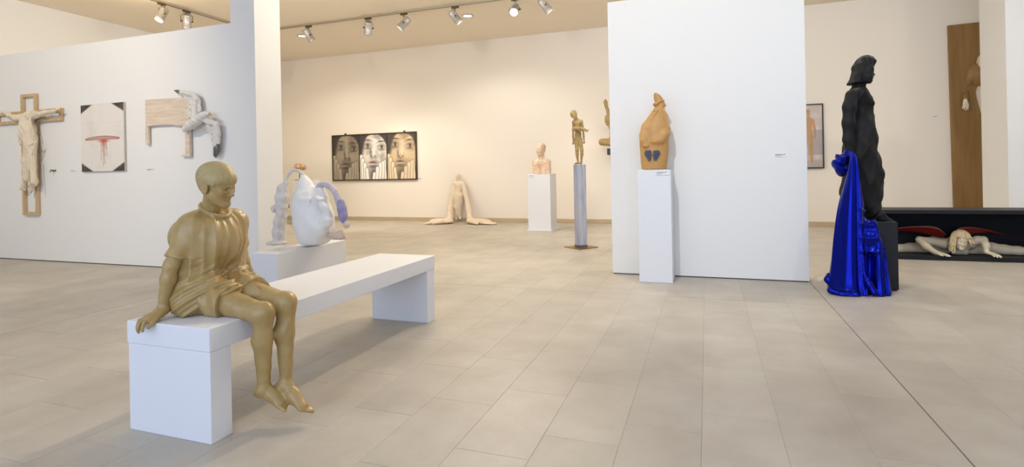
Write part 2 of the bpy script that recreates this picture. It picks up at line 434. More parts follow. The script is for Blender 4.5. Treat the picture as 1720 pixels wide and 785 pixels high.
for t in near:
    wx, wy = round(t[1]-t[0], 4), round(t[3]-t[2], 4)
    if (wx, wy) not in cache:
        V, F = tilemesh(-wx/2+G, wx/2-G, -wy/2+G, wy/2-G); me = bpy.data.meshes.new('tile'); me.from_pydata(V, [], F); me.materials.append(TILE); cache[(wx, wy)] = me
    o = bpy.data.objects.new('tile', cache[(wx, wy)]); COL.objects.link(o); o.parent = fl
    o.location = ((t[0]+t[1])/2, (t[2]+t[3])/2, .15)
V, F = merge([tilemesh(t[0]+G, t[1]-G, t[2]+G, t[3]-G) for t in tiles if t not in ns])
JNT = mat('dark_joint_filler', (112, 105, 96), .8)
for lo_, hi_ in (((.9672, -4, -.0013), (.9728, YB, -.0006)), ((-5.2028, -4, -.0013), (-5.1972, YB, -.0006)), ((-11.1, 5.2578, -.00129), (7.99, 5.2622, -.0007))): box('expansion_joint', lo_, hi_, JNT, fl)
o = link('tile_field', V, F, TILE, fl, smooth=False); o['kind'] = 'stuff'

# ---------------------------------------------------------------- bench
BX0, BX1, BY0, BY1, BZ = -2.625, -2.103, 1.838, 3.985, .52
t = thing('bench', 'long low white painted bench that the seated boy sits on', 'bench', ((BX0+BX1)/2, (BY0+BY1)/2, 0))
box('seat_slab', (BX0, BY0, .412), (BX1, BY1, BZ), PLINTH, t, .005)
box('leg', (BX0+.006, BY0+.003, 0), (BX1-.002, BY0+.118, .4119), PLINTH, t, .003)
box('leg', (BX0+.004, BY1-.13, 0), (BX1-.002, BY1-.012, .4119), PLINTH, t, .003)

def pedestal(name, label, x0, x1, y0, y1, z1, M=PLINTH, plate=None, group=None):
    t = thing(name, label, 'pedestal', ((x0+x1)/2, (y0+y1)/2, 0), group)
    zb = 0
    if plate: box('base_plate', (x0-plate, y0-plate, 0), (x1+plate, y1+plate, .022), M, t, .003); zb = .022
    box('column', (x0, y0, zb), (x1, y1, z1), M, t, .004)
    return t
pedestal('pedestal', 'tall white pedestal in front of the middle partition under the cone-hatted figure', -.688, -.350, 5.86, 6.235, 1.176)
b0 = PY(887.6, 386, 10.3); b1 = PY(925.5, 386, 10.3)
pedestal('pedestal', 'white pedestal with a small base plate under the pale bust', b0[0], b1[0], 10.3, 10.3+.46, 1.117, plate=.03)
TZ = .40; ta = PZ(417, 426.3, TZ); tb = PZ(471, 426.3, TZ); tcn = PZ(579, 403.5, TZ)
TY0 = (ta[1]+tb[1])/2; TX0, TX1 = ta[0], (tb[0]+tcn[0])/2
pedestal('low_pedestal', 'low long white pedestal behind the bench under the white vessel sculpture', TX0, TX1, TY0, tcn[1], TZ)
m0 = PY(489.5, 303.5, 10.6); m1 = PY(520, 303.5, 10.6)
pedestal('pedestal', 'slim pale pedestal glimpsed behind the white vessel, under the small shell-shaped head', m0[0], m1[0], 10.6, 10.95, m0[2])

# slender blue-grey plinth turned on its corner
t = thing('plinth', 'slender blue-grey washed wooden plinth on a thin brass plate', 'pedestal', (-1.83, 8.2, 0))
BL = mat('blue_grey_wash', (178, 179, 184), .6, grain=((140, 147, 176), (22, 22, 1.6)), bump=(30, .2, .005))
BRASS = mat('brass_plate', (150, 118, 50), .35, .8)
def rbox(name, c, hx, hy, z0, z1, ang, M, parent, bev=.003):
    V, F = boxdata((-hx, -hy, z0), (hx, hy, z1), bev); ca, sa = math.cos(ang), math.sin(ang)
    V = [(c[0]+x*ca-y*sa, c[1]+x*sa+y*ca, z) for x, y, z in V]
    return link(name, V, F, M, parent, smooth=False)
rbox('base_plate', (-1.83, 8.22), .185, .185, 0, .012, math.radians(52), BRASS, t)
rbox('column', (-1.83, 8.22), .078, .064, .012, 1.27, math.radians(52-20), BL, t, .004)
DK = mat('dark_stain', (92, 84, 96), .7)
rbox('foot_band', (-1.83, 8.22), .080, .066, .0125, .045, math.radians(52-20), DK, t, .001)
# black pedestal and long black box
BLK = mat('matt_black_paint', (26, 26, 28), .5, spec=.3)
BLKI = mat('inner_black_paint', (22, 23, 28), .7, spec=.2)
t = thing('pedestal', 'black block pedestal under the black woman beside the blue cloth', 'pedestal', (1.46, 6.2, 0))
box('block', (1.25, 6.0, .012), (1.668, 6.42, .645), BLK, t, .004)
box('plinth_foot', (1.262, 6.012, 0), (1.656, 6.408, .012), BLK, t)
LX0, LX1, LY0, LY1, LZ = 1.95, 4.1, 8.0, 8.5, .612
t = thing('display_box', 'long low black open-fronted box holding the pale lying woman', 'box', ((LX0+LX1)/2, 8.25, 0))
box('top_board', (LX0, LY0, LZ-.045), (LX1, LY1, LZ), BLK, t, .002)
box('bottom_board', (LX0, LY0, 0), (LX1, LY1, .05), BLK, t, .002)
box('back_board', (LX0, LY1-.02, .05), (LX1, LY1, LZ-.045), BLKI, t)
for x in (LX0, LX1-.04): box('side_board', (x, LY0, .05), (x+.04, LY1-.02, LZ-.045), BLK, t)

# ---------------------------------------------------------------- the seated boy
OCH = mat('ochre_glazed_clay', (158, 129, 74), .38, var=(9, (176, 149, 97), .22), bump=(70, .3, .004), coat=.12)
OCHH = mat('ochre_clay_hair', (176, 156, 108), .45, var=(10, (160, 138, 88), .2), bump=(90, .3, .004), coat=.1)
t = thing('boy_statue', 'ochre life-size statue of a barefoot boy seated on the white bench', 'statue', (-2.4, 2.15, .52))
JR, JL = np.array((-2.42, 2.030, .966)), np.array((-2.385, 2.262, .968))
HC = PY(366, 309.5, 2.10)
RH = rot(math.radians(8), .24, .08)
HS = .217
C = Clay((-2.75, 1.70, .02), (-1.70, 2.60, 1.33), .0058, (HC-.16, HC+.16, .0027))
hip = [np.array((-2.43, 2.07, .61)), np.array((-2.43, 2.23, .61))]
kR, kL = PX(442, 526, -2.0), PX(480, 508, -1.965)
aR, aL = PX(443, 652, -2.03), PX(480, 645, -1.96)
for h_ in hip: C.cone(h_, (-2.43, h_[1]*.6+2.15*.4, .95), .078, .060, .04)
C.cone(JR+(-.01, .04, -.05), JL+(-.01, -.04, -.05), .04, .04, .05)
for h_, k_, a_ in ((hip[0], kR, aR), (hip[1], kL, aL)):
    k_ = np.array(k_); a_ = np.array(a_)
    C.cone(h_, k_+(-.03, 0, 0), .082, .050, .03); C.ell(k_, (.046, .044, .047), None, .03)
    C.ell(k_+(.018, 0, .0), (.030, .030, .036), None, .03)
    m_ = k_+(a_-k_)*.36; C.cone(k_, m_+(-.008, 0, 0), .040, .042, .03); C.cone(m_+(-.008, 0, 0), a_, .042, .026, .03)
    C.cone(k_+(.02, 0, -.04), a_+(.012, 0, .05), .026, .018, .02)
    C.ell(a_+(.0, -.024, -.008), (.018, .014, .018), None, .015); C.ell(a_+(.0, .022, 0), (.018, .014, .018), None, .015)
tR, tL = PX(489, 681, -1.89), PX(525, 690, -1.79)
foot(C, aR, tR, .20, (.55, -.12, .82), .018, -1); foot(C, aL, tL, .205, (.62, .16, .76), .018, 1)
# arms
eR = PY(287, 447, 1.93); wR = PY(273, 519, 1.905)
C.chain([JR, eR], [.042, .032], .03); C.chain([eR, eR+(np.array(wR)-eR)*.3, wR], [.031, .033, .023], .02)
wr = np.array(wR)
xh = np.array((-.20, -.94, -.26)); xh /= np.linalg.norm(xh); zh = np.array((0, 0, 1.0)); zh = zh-xh*(zh@xh); zh /= np.linalg.norm(zh); yh = np.cross(zh, xh)
hand(C, wr+(.008, -.004, -.010), .155, np.stack([xh, yh, zh], 1), (.10, .80, .55), .45, .36, -1 if yh@np.array([.7, .7, 0]) < 0 else 1)
eL = np.array(PY(406, 437, 2.40)); wL = np.array((-2.46, 2.46, .56))
C.chain([JL, eL], [.05, .036], .03); C.chain([eL, wL], [.036, .025], .02)
xh2 = np.array((-.5, .8, -.1)); xh2 /= np.linalg.norm(xh2); zh2 = np.array((0, 0, 1.0)); zh2 = zh2-xh2*(zh2@xh2); zh2 /= np.linalg.norm(zh2); yh2 = np.cross(zh2, xh2)
hand(C, wL+(0, 0, -.01), .16, np.stack([xh2, yh2, zh2], 1), (.1, .15, .15), .4, .2, -1)
# neck and head
C.cone((-2.425, 2.14, .98), HC+RH@np.array((-.08, 0, -.25))*HS, .046, .046, .02)
head(C, HC, HS, RH)
C.disp(lambda x, y, z: .0012*np.sin(85*z+3*np.sin(40*y))*np.sin(70*x+30*y))
C.cut((0, 0, .5215), (0, 0, -1), (-2.75, BY0+.012, .3), (BX1-.008, 2.62, .60))
C.build('body', OCH, t)
# hair
Hh = Clay(HC-.19, HC+.19, .0026)
Hh.ell(HC+RH@np.array((-.07, 0, .155))*HS, np.array((.462, .368, .368))*HS, RH, 0)
Hh.ell(HC+RH@np.array((-.19, 0, -.01))*HS, np.array((.225, .27, .32))*HS, RH, .03)
q = lambda a, b, c: HC+RH@np.array((a, b, c))*HS
def face_cut(X, Y, Z):
    p = (np.stack([X, Y, Z], -1)-HC)@RH/HS; x, y, z = p[..., 0], p[..., 1], p[..., 2]
    a = np.arctan2(np.abs(y), x)
    low = np.interp(a, [0, .5, .9, 1.25, 1.6, 1.78, 1.95, 2.3, 3.2], [.125, .11, .065, -.01, .07, .09, -.08, -.30, -.34])
    low = low+.028*np.sin(9*np.arctan2(y, x)+1)*np.clip(1.6-a, 0, 1)
    return np.maximum(0, (low-z))*HS*1.6
Hh.disp(face_cut, band=.06)
rs = np.random.default_rng(8)
for i in range(46):      # combed locks running down from the crown
    th = rs.uniform(-1.9, 1.9); a = abs(th); z1 = np.interp(a, [0, .5, .9, 1.25, 1.6, 1.95, 2.3, 3.2], [.10, .09, .06, .0, .09, .10, -.22, -.28])+rs.uniform(-.025, .04)
    pts = []
    for z in np.linspace(.30, z1, 6):
        rr = math.sqrt(max(.02, 1-((z-.155)/.37)**2)); sw = (z-.4)*.35*math.sin(i*1.7)
        if z < .155: rr = 1-.0*(z)
        pts.append(q(-.07+.440*rr*math.cos(th+sw), .348*rr*math.sin(th+sw), z))
    Hh.chain(pts, [.0015, .003, .0045, .0055, .005, .0035], .007)
def strand(X, Y, Z):
    p = (np.stack([X, Y, Z], -1)-(HC+RH@np.array((-.1, .03, .3))*HS))@RH/HS; th = np.arctan2(p[..., 1], p[..., 0])
    return .0014*np.abs(np.sin(19*th+2.2*np.sin(p[..., 2]*7)+1.3*np.sin(5*th)))*np.clip(.5-p[..., 2]*1.5, 0, 1)
Hh.disp(strand)
Hh.build('hair', OCHH, t)
# shirt
S_ = Clay((-2.72, 1.84, .515), (-2.1, 2.50, 1.12), .0045)
nk = np.array((-2.405, 2.14, 1.035))
for y in (-.075, .075):
    S_.cone((-2.455, 2.15+y*1.1, .64), (-2.43, 2.148+y*.95, .90), .122, .103, .05)
S_.cone(JR+(0, .02, -.015), JL+(0, -.02, -.015), .060, .060, .08)
S_.ell((-2.36, 2.14, .86), (.09, .12, .11), None, .05)
for j in (JR, JL): S_.cone((-2.435, 2.14+.25*(j[1]-2.14), .995), j+(0, 0, -.01), .042, .050, .04)
S_.cone((-2.50, 2.05, .90), (-2.50, 2.24, .90), .07, .07, .06)
S_.cone((-2.40, 2.05, .61), (-2.25, 2.075, .615), .108, .075, .06)
S_.cone((-2.40, 2.24, .61), (-2.26, 2.235, .615), .10, .07, .06)
S_.cone((-2.42, 1.99, .585), (-2.38, 2.30, .585), .075, .07, .05)
SL = Clay((-2.72, 1.84, .515), (-2.1, 2.50, 1.12), .0045)
for j, e, ra, rb in ((JR, np.array(eR), .047, .045), (JL, eL, .052, .050)):
    d = (e-j)/np.linalg.norm(e-j); en = j+d*.20
    SL.cone(j+(0, 0, -.012), en, ra, rb, .02); SL.cut(en-d*.02, d, en-.13, en+.13-np.array((0, 0, .0)))
    SL.cone(en-d*.03, en-d*.022, rb+.002, rb+.003, .004); SL.cut(en-d*.015, d, en-.13, en+.13)
S_.D = smin(S_.D, SL.D, .028)
# neck opening
S_.ell(nk+(.015, 0, .045), (.068, .066, .06), None, .01, '-')
for a in range(16):
    a0, a1 = a*PI/8, (a+1)*PI/8; f = lambda a_: nk+(.012+.064*math.cos(a_), .064*math.sin(a_), -.008-.034*math.cos(a_))
    S_.cone(f(a0), f(a1), .010, .010, .010)
def shirtf(x, y, z):
    th = np.arctan2(y-2.15, x+2.45)
    g = np.clip((1.06-z)*5, .15, 1); lowz = np.clip((.78-z)*7, 0, 1)
    a = 1.04-np.sqrt(np.sin(5.5*th+.8*np.sin(5*z)+.6)**2+.03); b = .35
    return -(.016*g*(1-.7*lowz)*(a**2-.35)+.008*g*(1-lowz)*((1.04-np.sqrt(np.sin(10.5*th+1.1*np.sin(3*z)+2)**2+.03))**2-.35)+.0006*np.sin(60*z+35*y+3*np.sin(25*x)))
SHF = shirtf
S_.disp(lambda x, y, z: SHF(x, y, z)*np.clip(1-(np.abs(y-2.14)-.10)*14*(z > .8), .12, 1))
# folds gathering across the lap
_u = PX(405, 455, -2.30)-PX(318, 508, -2.34); _u /= np.linalg.norm(_u); _v = np.array((-.72, .66, -.2)); _k = np.cross(_u, _v); _k /= np.linalg.norm(_k)
def lap(x, y, z):
    t_ = _k[0]*x+_k[1]*y+_k[2]*z; s_ = _u[0]*x+_u[1]*y+_u[2]*z
    a = 1-np.abs(np.sin(62*t_+.9*np.sin(14*s_)+.5)); b = 1-np.abs(np.sin(105*t_+1.2*np.sin(21*s_+1)+1.4*np.sin(9*x)))
    wgt = np.clip((.80-z)*8, 0, 1)*np.clip((x+2.50)*9, 0, 1)
    return -wgt*(.014*(a**1.6-.4)+.006*(b**2-.35))
S_.disp(lap)
S_.cut((0, 0, .522), (0, 0, -1))
S_.build('shirt', OCH, t)
# shorts
Q = Clay((-2.5, 1.9, .515), (-2.02, 2.45, .80), .0045)
for h_, k_ in ((hip[0], np.array(kR)), (hip[1], np.array(kL))):
    e = h_+(k_-h_)*.50; Q.cone(h_, e+(k_-h_)*.1, .098, .086, .02); Q.cut(e, k_-h_, e-(.10, .055 if h_ is hip[1] else .10, .1), e+(.14, .10 if h_ is hip[1] else .055, .13))
Q.disp(lambda x, y, z: .0045*np.sin(70*x+26*z+3*np.sin(16*y))+.003*np.sin(95*y+40*x))
Q.cut((0, 0, .522), (0, 0, -1))
Q.build('shorts', OCH, t)
# ---------------------------------------------------------------- wall works on the left partition
YW = 5.28
PINE = mat('pale_pine', (206, 178, 138), .6, grain=((190, 158, 116), (30, 30, 3)))
CLOTH = mat('cream_cloth', (214, 198, 172), .7, var=(6, (228, 214, 190), .25), bump=(60, .25, .004))
t = thing('cross', 'slatted pale wood cross hung with cream cloth on the left partition', 'sculpture', (-9.4, YW, 1.57))
def slat(x0, x1, z0, z1, nm='slat', M=PINE): return box(nm, (x0, YW-.046, z0), (x1, YW-.006, z1), M, t, .002)
cx0, cx1, cz0, cz1, ax0, ax1, az0, az1, sw = -9.640, -9.295, .678, 2.478, -10.24, -8.735, 2.050, 2.232, .046
slat(cx0, cx0+sw, cz0, cz1); slat(cx1-sw, cx1, cz0, cz1)
slat(cx0+sw, cx1-sw, cz0, cz0+sw); slat(cx0+sw, cx1-sw, cz1-sw, cz1)
for a, b in ((ax0, cx0), (cx1, ax1)):
    slat(a, b, az0, az0+sw); slat(a, b, az1-sw, az1)
slat(ax0, ax0+sw, az0+sw, az1-sw); slat(ax1-sw, ax1, az0+sw, az1-sw)
pc = lambda px, py, d=.13: PY(px, py, YW-d)
K_ = Clay((-10.35, YW-.36, .95), (-8.6, YW-.02, 2.40), .009)
K_.chain([pc(98, 183), pc(90, 187), pc(76, 189), pc(62, 193), pc(50, 195)], [.018, .026, .030, .045, .07], .03)
K_.chain([pc(4, 188), pc(16, 193), pc(28, 199), pc(44, 199)], [.018, .028, .042, .06], .03)
K_.chain([pc(44, 199), pc(48, 214), pc(50, 236), pc(51, 246)], [.082, .086, .080, .072], .05)
K_.chain([pc(42, 204, .15), pc(41, 222, .17), pc(36, 238, .15), pc(34, 246, .13)], [.05, .055, .035, .015], .02)
K_.chain([pc(48, 244), pc(45, 270), pc(44, 300), pc(41, 316, .09), pc(43, 321, .09)], [.064, .058, .047, .033, .020], .03)
K_.chain([pc(55, 244), pc(55, 280), pc(57, 305), pc(54, 318, .09), pc(52, 323, .09)], [.056, .047, .043, .033, .020], .03)
for a, b in (((36, 198), (60, 187)), ((38, 205), (62, 190)), ((33, 201), (56, 186)), ((60, 239), (42, 247)), ((61, 237), (53, 262)), ((50, 200), (57, 228)), ((46, 262), (48, 312)), ((57, 262), (61, 312)), ((45, 210), (37, 240))):
    K_.cone(pc(*a, .185), pc(*b, .175), .012, .010, .02)
K_.cut((0, YW-.012, 0), (0, 1, 0))
def clothf(x, y, z):
    m_ = np.clip(1.25-np.abs(x+9.47)*3.2, .12, 1)
    return m_*(-.030*((1.05-np.sqrt(np.sin(20*x+1.0*np.sin(4*z)-6*z)**2+.02))**1.6-.35)-.014*((1.05-np.sqrt(np.sin(44*x+9*z+np.sin(7*z))**2+.03))**1.6-.35)-.012*((1.05-np.sqrt(np.sin(16*z+14*x+1)**2+.03))**2-.3)*(z > 1.6))
K_.disp(clothf, band=.07)
K_.cut((0, YW-.048, 0), (0, 1, 0))
K_.build('draped_cloth', CLOTH, t)

def card(px0, px1, py0, py1, y, label, near=None):
    a = PY(px0, py1, y); b = PY(px1, py0, y); cx, cz, hw, hh = (a[0]+b[0])/2, (a[2]+b[2])/2, abs(b[0]-a[0])/2, abs(b[2]-a[2])/2
    o = tag(box('title_card', (cx-hw, y-.007, cz-hh), (cx+hw, y-.0005, cz+hh), WHITE), label, 'card')
    V, F = merge([boxdata((cx-hw*.9, y-.0085, cz+hh*(.45-.45*i)), (cx-hw*.9+hw*(1.3, 1.5, .9)[i], y-.0071, cz+hh*(.62-.45*i))) for i in range(3)]+[boxdata((cx+hw*.58, y-.0085, cz+hh*.2), (cx+hw*.72, y-.0071, cz+hh*.75))])
    link('printed_lines', V, F, INK, o, smooth=False)
card(119, 128, 285.5, 289, YW, 'small white title card between the cross and the slashed canvas')
card(247, 259, 283, 286.5, YW, 'small white title card below the gull board')
card(1301, 1322, 257.5, 264, 6.246, 'white title card alone at the right of the middle partition')
card(1566, 1577, 194.5, 198, YB, 'tiny title card left of the tall wooden board')
card(702, 710, 299, 302, YB, 'tiny title card at the lower right corner of the triptych')
card(1102, 1123, 287.5, 294, 5.858, 'title card near the top edge of the tall white pedestal')
card(889, 897, 294, 297, 10.296, 'tiny title card at the top left of the bust pedestal')
# little grey hook casting a shadow
g = PY(92, 287, YW)
t = thing('wall_hook', 'small grey metal hook on the wall right of the cross', 'hook', tuple(g))
GREY = mat('grey_metal', (120, 118, 116), .4, .7)
link('hook_arm', *tube([g+(0, 0, 0), g+(0, -.05, .01), g+(.02, -.07, -.02)], .008), GREY, t)
link('hook_plate', *tube([g+(-.03, -.002, 0), g+(.03, -.008, .004)], .014), GREY, t)

# slashed canvas
a, b = PY(135, 288, YW), PY(209, 175, YW)
x0, x1, z0, z1 = -8.335, -7.470, 1.300, 2.242
t = thing('canvas', 'off-white canvas with black corners and a dripping red slash', 'painting', ((x0+x1)/2, YW, z0))
PRINT = mat('printed_sheet', (255, 255, 255), .6, vcol=True)
def fbm(U, W, f, sd):
    r = np.random.default_rng(sd); o = np.zeros_like(U)
    for k in range(5):
        for _ in range(3):
            a = r.uniform(0, 2*PI); o += np.sin((U*math.cos(a)+W*math.sin(a))*f*2**k*1.1+r.uniform(0, 6.3)+1.5*np.sin(W*f*2**k*.7+r.uniform(0, 6)))*.5**k/3
    return o
def gauss(U, W, u, w, su, sw, th=0):
    du, dw = U-u, W-w; c, s_ = math.cos(th), math.sin(th)
    return np.exp(-((du*c+dw*s_)/su)**2-((-du*s_+dw*c)/sw)**2)
def mixc(col, m, c):
    m = np.clip(m, 0, 1)[..., None]; return col*(1-m)+np.array(c)/255.*m
def canvas_fn(U, W):
    n = fbm(U, W, 9, 3); col = np.ones(U.shape+(3,))*np.array((228, 221, 212))/255.
    col = mixc(col, .25*np.clip(n, 0, 1), (200, 192, 184)); col = mixc(col, .18*(np.abs(U-.25) < .004), (170, 160, 150)); col = mixc(col, .15*(np.abs(W-.72) < .003), (170, 160, 150))
    gap = .014+.014*np.sin(U*20)**2
    for (u, w) in ((0, 0), (1, 0), (0, 1), (1, 1)):
        d = np.abs(U-u)/.27+np.abs(W-w)/.125; col = mixc(col, (d < 1)*1.0, (62, 58, 54)); col = mixc(col, (d < 1)*np.clip(fbm(U, W, 14, 5), 0, 1)*.5, (120, 112, 100))
        col = mixc(col, np.exp(-((d-1)/.06)**2)*.7, (150, 120, 70))
    s_ = np.sqrt(np.clip(1-((U-.5)/.40)**2, 0, 1)); d = (W-.485-.012*np.cos((U-.5)*5))
    col = mixc(col, np.exp(-(d/(.022*s_+.002))**4)*(s_ > 0), (196, 170, 165)); col = mixc(col, np.exp(-((d-.02*s_)/.007)**2)*(s_ > 0), (150, 96, 50)); col = mixc(col, np.exp(-((d+.018*s_)/.006)**2)*(s_ > 0)*.9, (160, 70, 50))
    col = mixc(col, gauss(U, W, .53, .452, .10, .018)*1.1, (196, 60, 40)); col = mixc(col, gauss(U, W, .53, .415, .05, .035)*.6, (205, 110, 96))
    for u, l in ((.47, .28), (.50, .16), (.535, .24), (.555, .34), (.58, .12), (.60, .22), (.52, .38)):
        col = mixc(col, np.exp(-((U-u-.003*np.sin(W*60))/.0045)**2)*((W < .45) & (W > .45-l))*.75, (150, 50, 40))
    return col
box('stretcher', (x0, YW-.032, z0), (x1, YW-.004, z1), mat('canvas_edge', (196, 188, 176), .8), t, .003)
sheet('painted_face', x0+.003, x1-.003, z0+.003, z1-.003, YW-.0328, 130, 140, canvas_fn, PRINT, t)

# gull bursting from a board
t = thing('gull_relief', 'pale wooden board with thin legs and a spread-winged white gull', 'sculpture', (-6.5, YW, 2.0))
PLY = mat('pale_plywood', (224, 206, 186), .65, grain=((206, 184, 160), (3, 30, 26)))
pg = lambda sx, sy, d=.06: PY(230+sx/5.606, 140+sy/5.606, YW-d)
def xz(p): return (float(p[0]), float(p[2]))
bl = [pg(*q, .05) for q in ((80, 410), (170, 396), (330, 390), (390, 402), (470, 398), (478, 133), (77, 155))]
link('board', *prism([xz(p) for p in bl], YW-.05, YW-.02), PLY, t, smooth=False)
for (sx0, sx1, sy0, sy1, nm) in ((78, 104, 412, 578, 'board_leg'), (461, 490, 150, 690, 'board_leg')):
    a = pg(sx0, sy1, .05); b = pg(sx1, sy0, .05); box(nm, (a[0], YW-.056 if sx0 > 100 else YW-.045, a[2]), (b[0], YW-.018, b[2]), PLY, t, .002)
a = pg(412, 692, .05); b = pg(461, 668, .05); box('board_foot', (a[0], YW-.045, a[2]), (b[0]-.001, YW-.018, b[2]), PLY, t, .002)
GULL = mat('gull_white', (222, 216, 208), .6, bump=(50, .3, .004)); GTIP = mat('gull_wing_tip', (104, 98, 92), .7); YEL = mat('beak_yellow', (206, 172, 110), .5)
B = Clay((-6.9, YW-.36, 1.35), (-5.6, YW, 2.42), .0085)
B.chain([pg(455, 430, .10), pg(500, 395, .12), pg(560, 350, .13), pg(620, 305, .14), pg(655, 288, .14)], [.035, .055, .062, .045, .034], .03)
B.chain([pg(460, 430, .10), pg(448, 400, .09)], [.04, .015], .02)
B.ell(pg(662, 288, .14), (.040, .036, .032), None, .02)
def wing(pts, rad, sgn=1):
    for i in range(len(pts)-1): B.cone(pts[i], pts[i+1], rad[i], rad[i+1], .02)
def quills(a0, a1, b0, b1, n, r=.013):   # feathers laid side by side between the arm line a0-a1 and the trailing line b0-b1
    for i in range(n):
        f = i/(n-1); p = np.array(a0)*(1-f)+np.array(a1)*f; q_ = np.array(b0)*(1-f)+np.array(b1)*f
        B.cone(pg(p[0], p[1], .075), pg(q_[0], q_[1], .045+.01*(i % 2)), r, r*.6, .006)
wing([pg(545, 320, .11), pg(545, 240, .09), pg(560, 150, .09), pg(545, 115, .09), pg(470, 92, .08), pg(400, 78, .075)], [.045, .04, .034, .032, .026, .016])
quills((560, 130), (400, 82), (480, 160), (372, 90), 9); quills((585, 150), (600, 260), (480, 180), (490, 330), 13, .015); quills((560, 120), (590, 170), (440, 140), (480, 200), 6)
wing([pg(620, 330, .11), pg(690, 365, .10), pg(750, 385, .10), pg(765, 470, .09), pg(768, 580, .075)], [.045, .038, .032, .030, .020])
quills((680, 365), (765, 430), (620, 420), (690, 480), 9, .015); quills((765, 430), (768, 590), (690, 480), (722, 620), 12, .014); quills((770, 540), (765, 600), (715, 560), (730, 660), 5)
B.disp(lambda x, y, z: -.003*np.sin(70*x+50*z+2*np.sin(30*z)), band=.04)
B.cut((0, YW-.012, 0), (0, 1, 0))
B.build('gull', GULL, t)
for ch in ([([pg(405, 80, .075), pg(375, 72, .075), pg(354, 70, .075)], [.020, .016, .008]), ([pg(400, 90, .06), pg(372, 84, .06)], [.014, .006])],
           [([pg(766, 575, .075), pg(762, 640, .07), pg(745, 702, .065)], [.022, .02, .007]), ([pg(748, 600, .065), pg(738, 660, .06), pg(732, 698, .06)], [.022, .018, .006]), ([pg(735, 610, .06), pg(722, 684, .055)], [.02, .006])]):
    W2 = Clay((-7.0, YW-.2, 1.35), (-5.6, YW, 2.42), .007)
    for p_, r_ in ch: W2.chain(p_, r_, .004)
    W2.build('wing_tip', GTIP, t)
link('beak', *tube([pg(680, 288, .14), pg(696, 291, .14), pg(707, 296, .14)], [.018, .012, .003]), YEL, t)

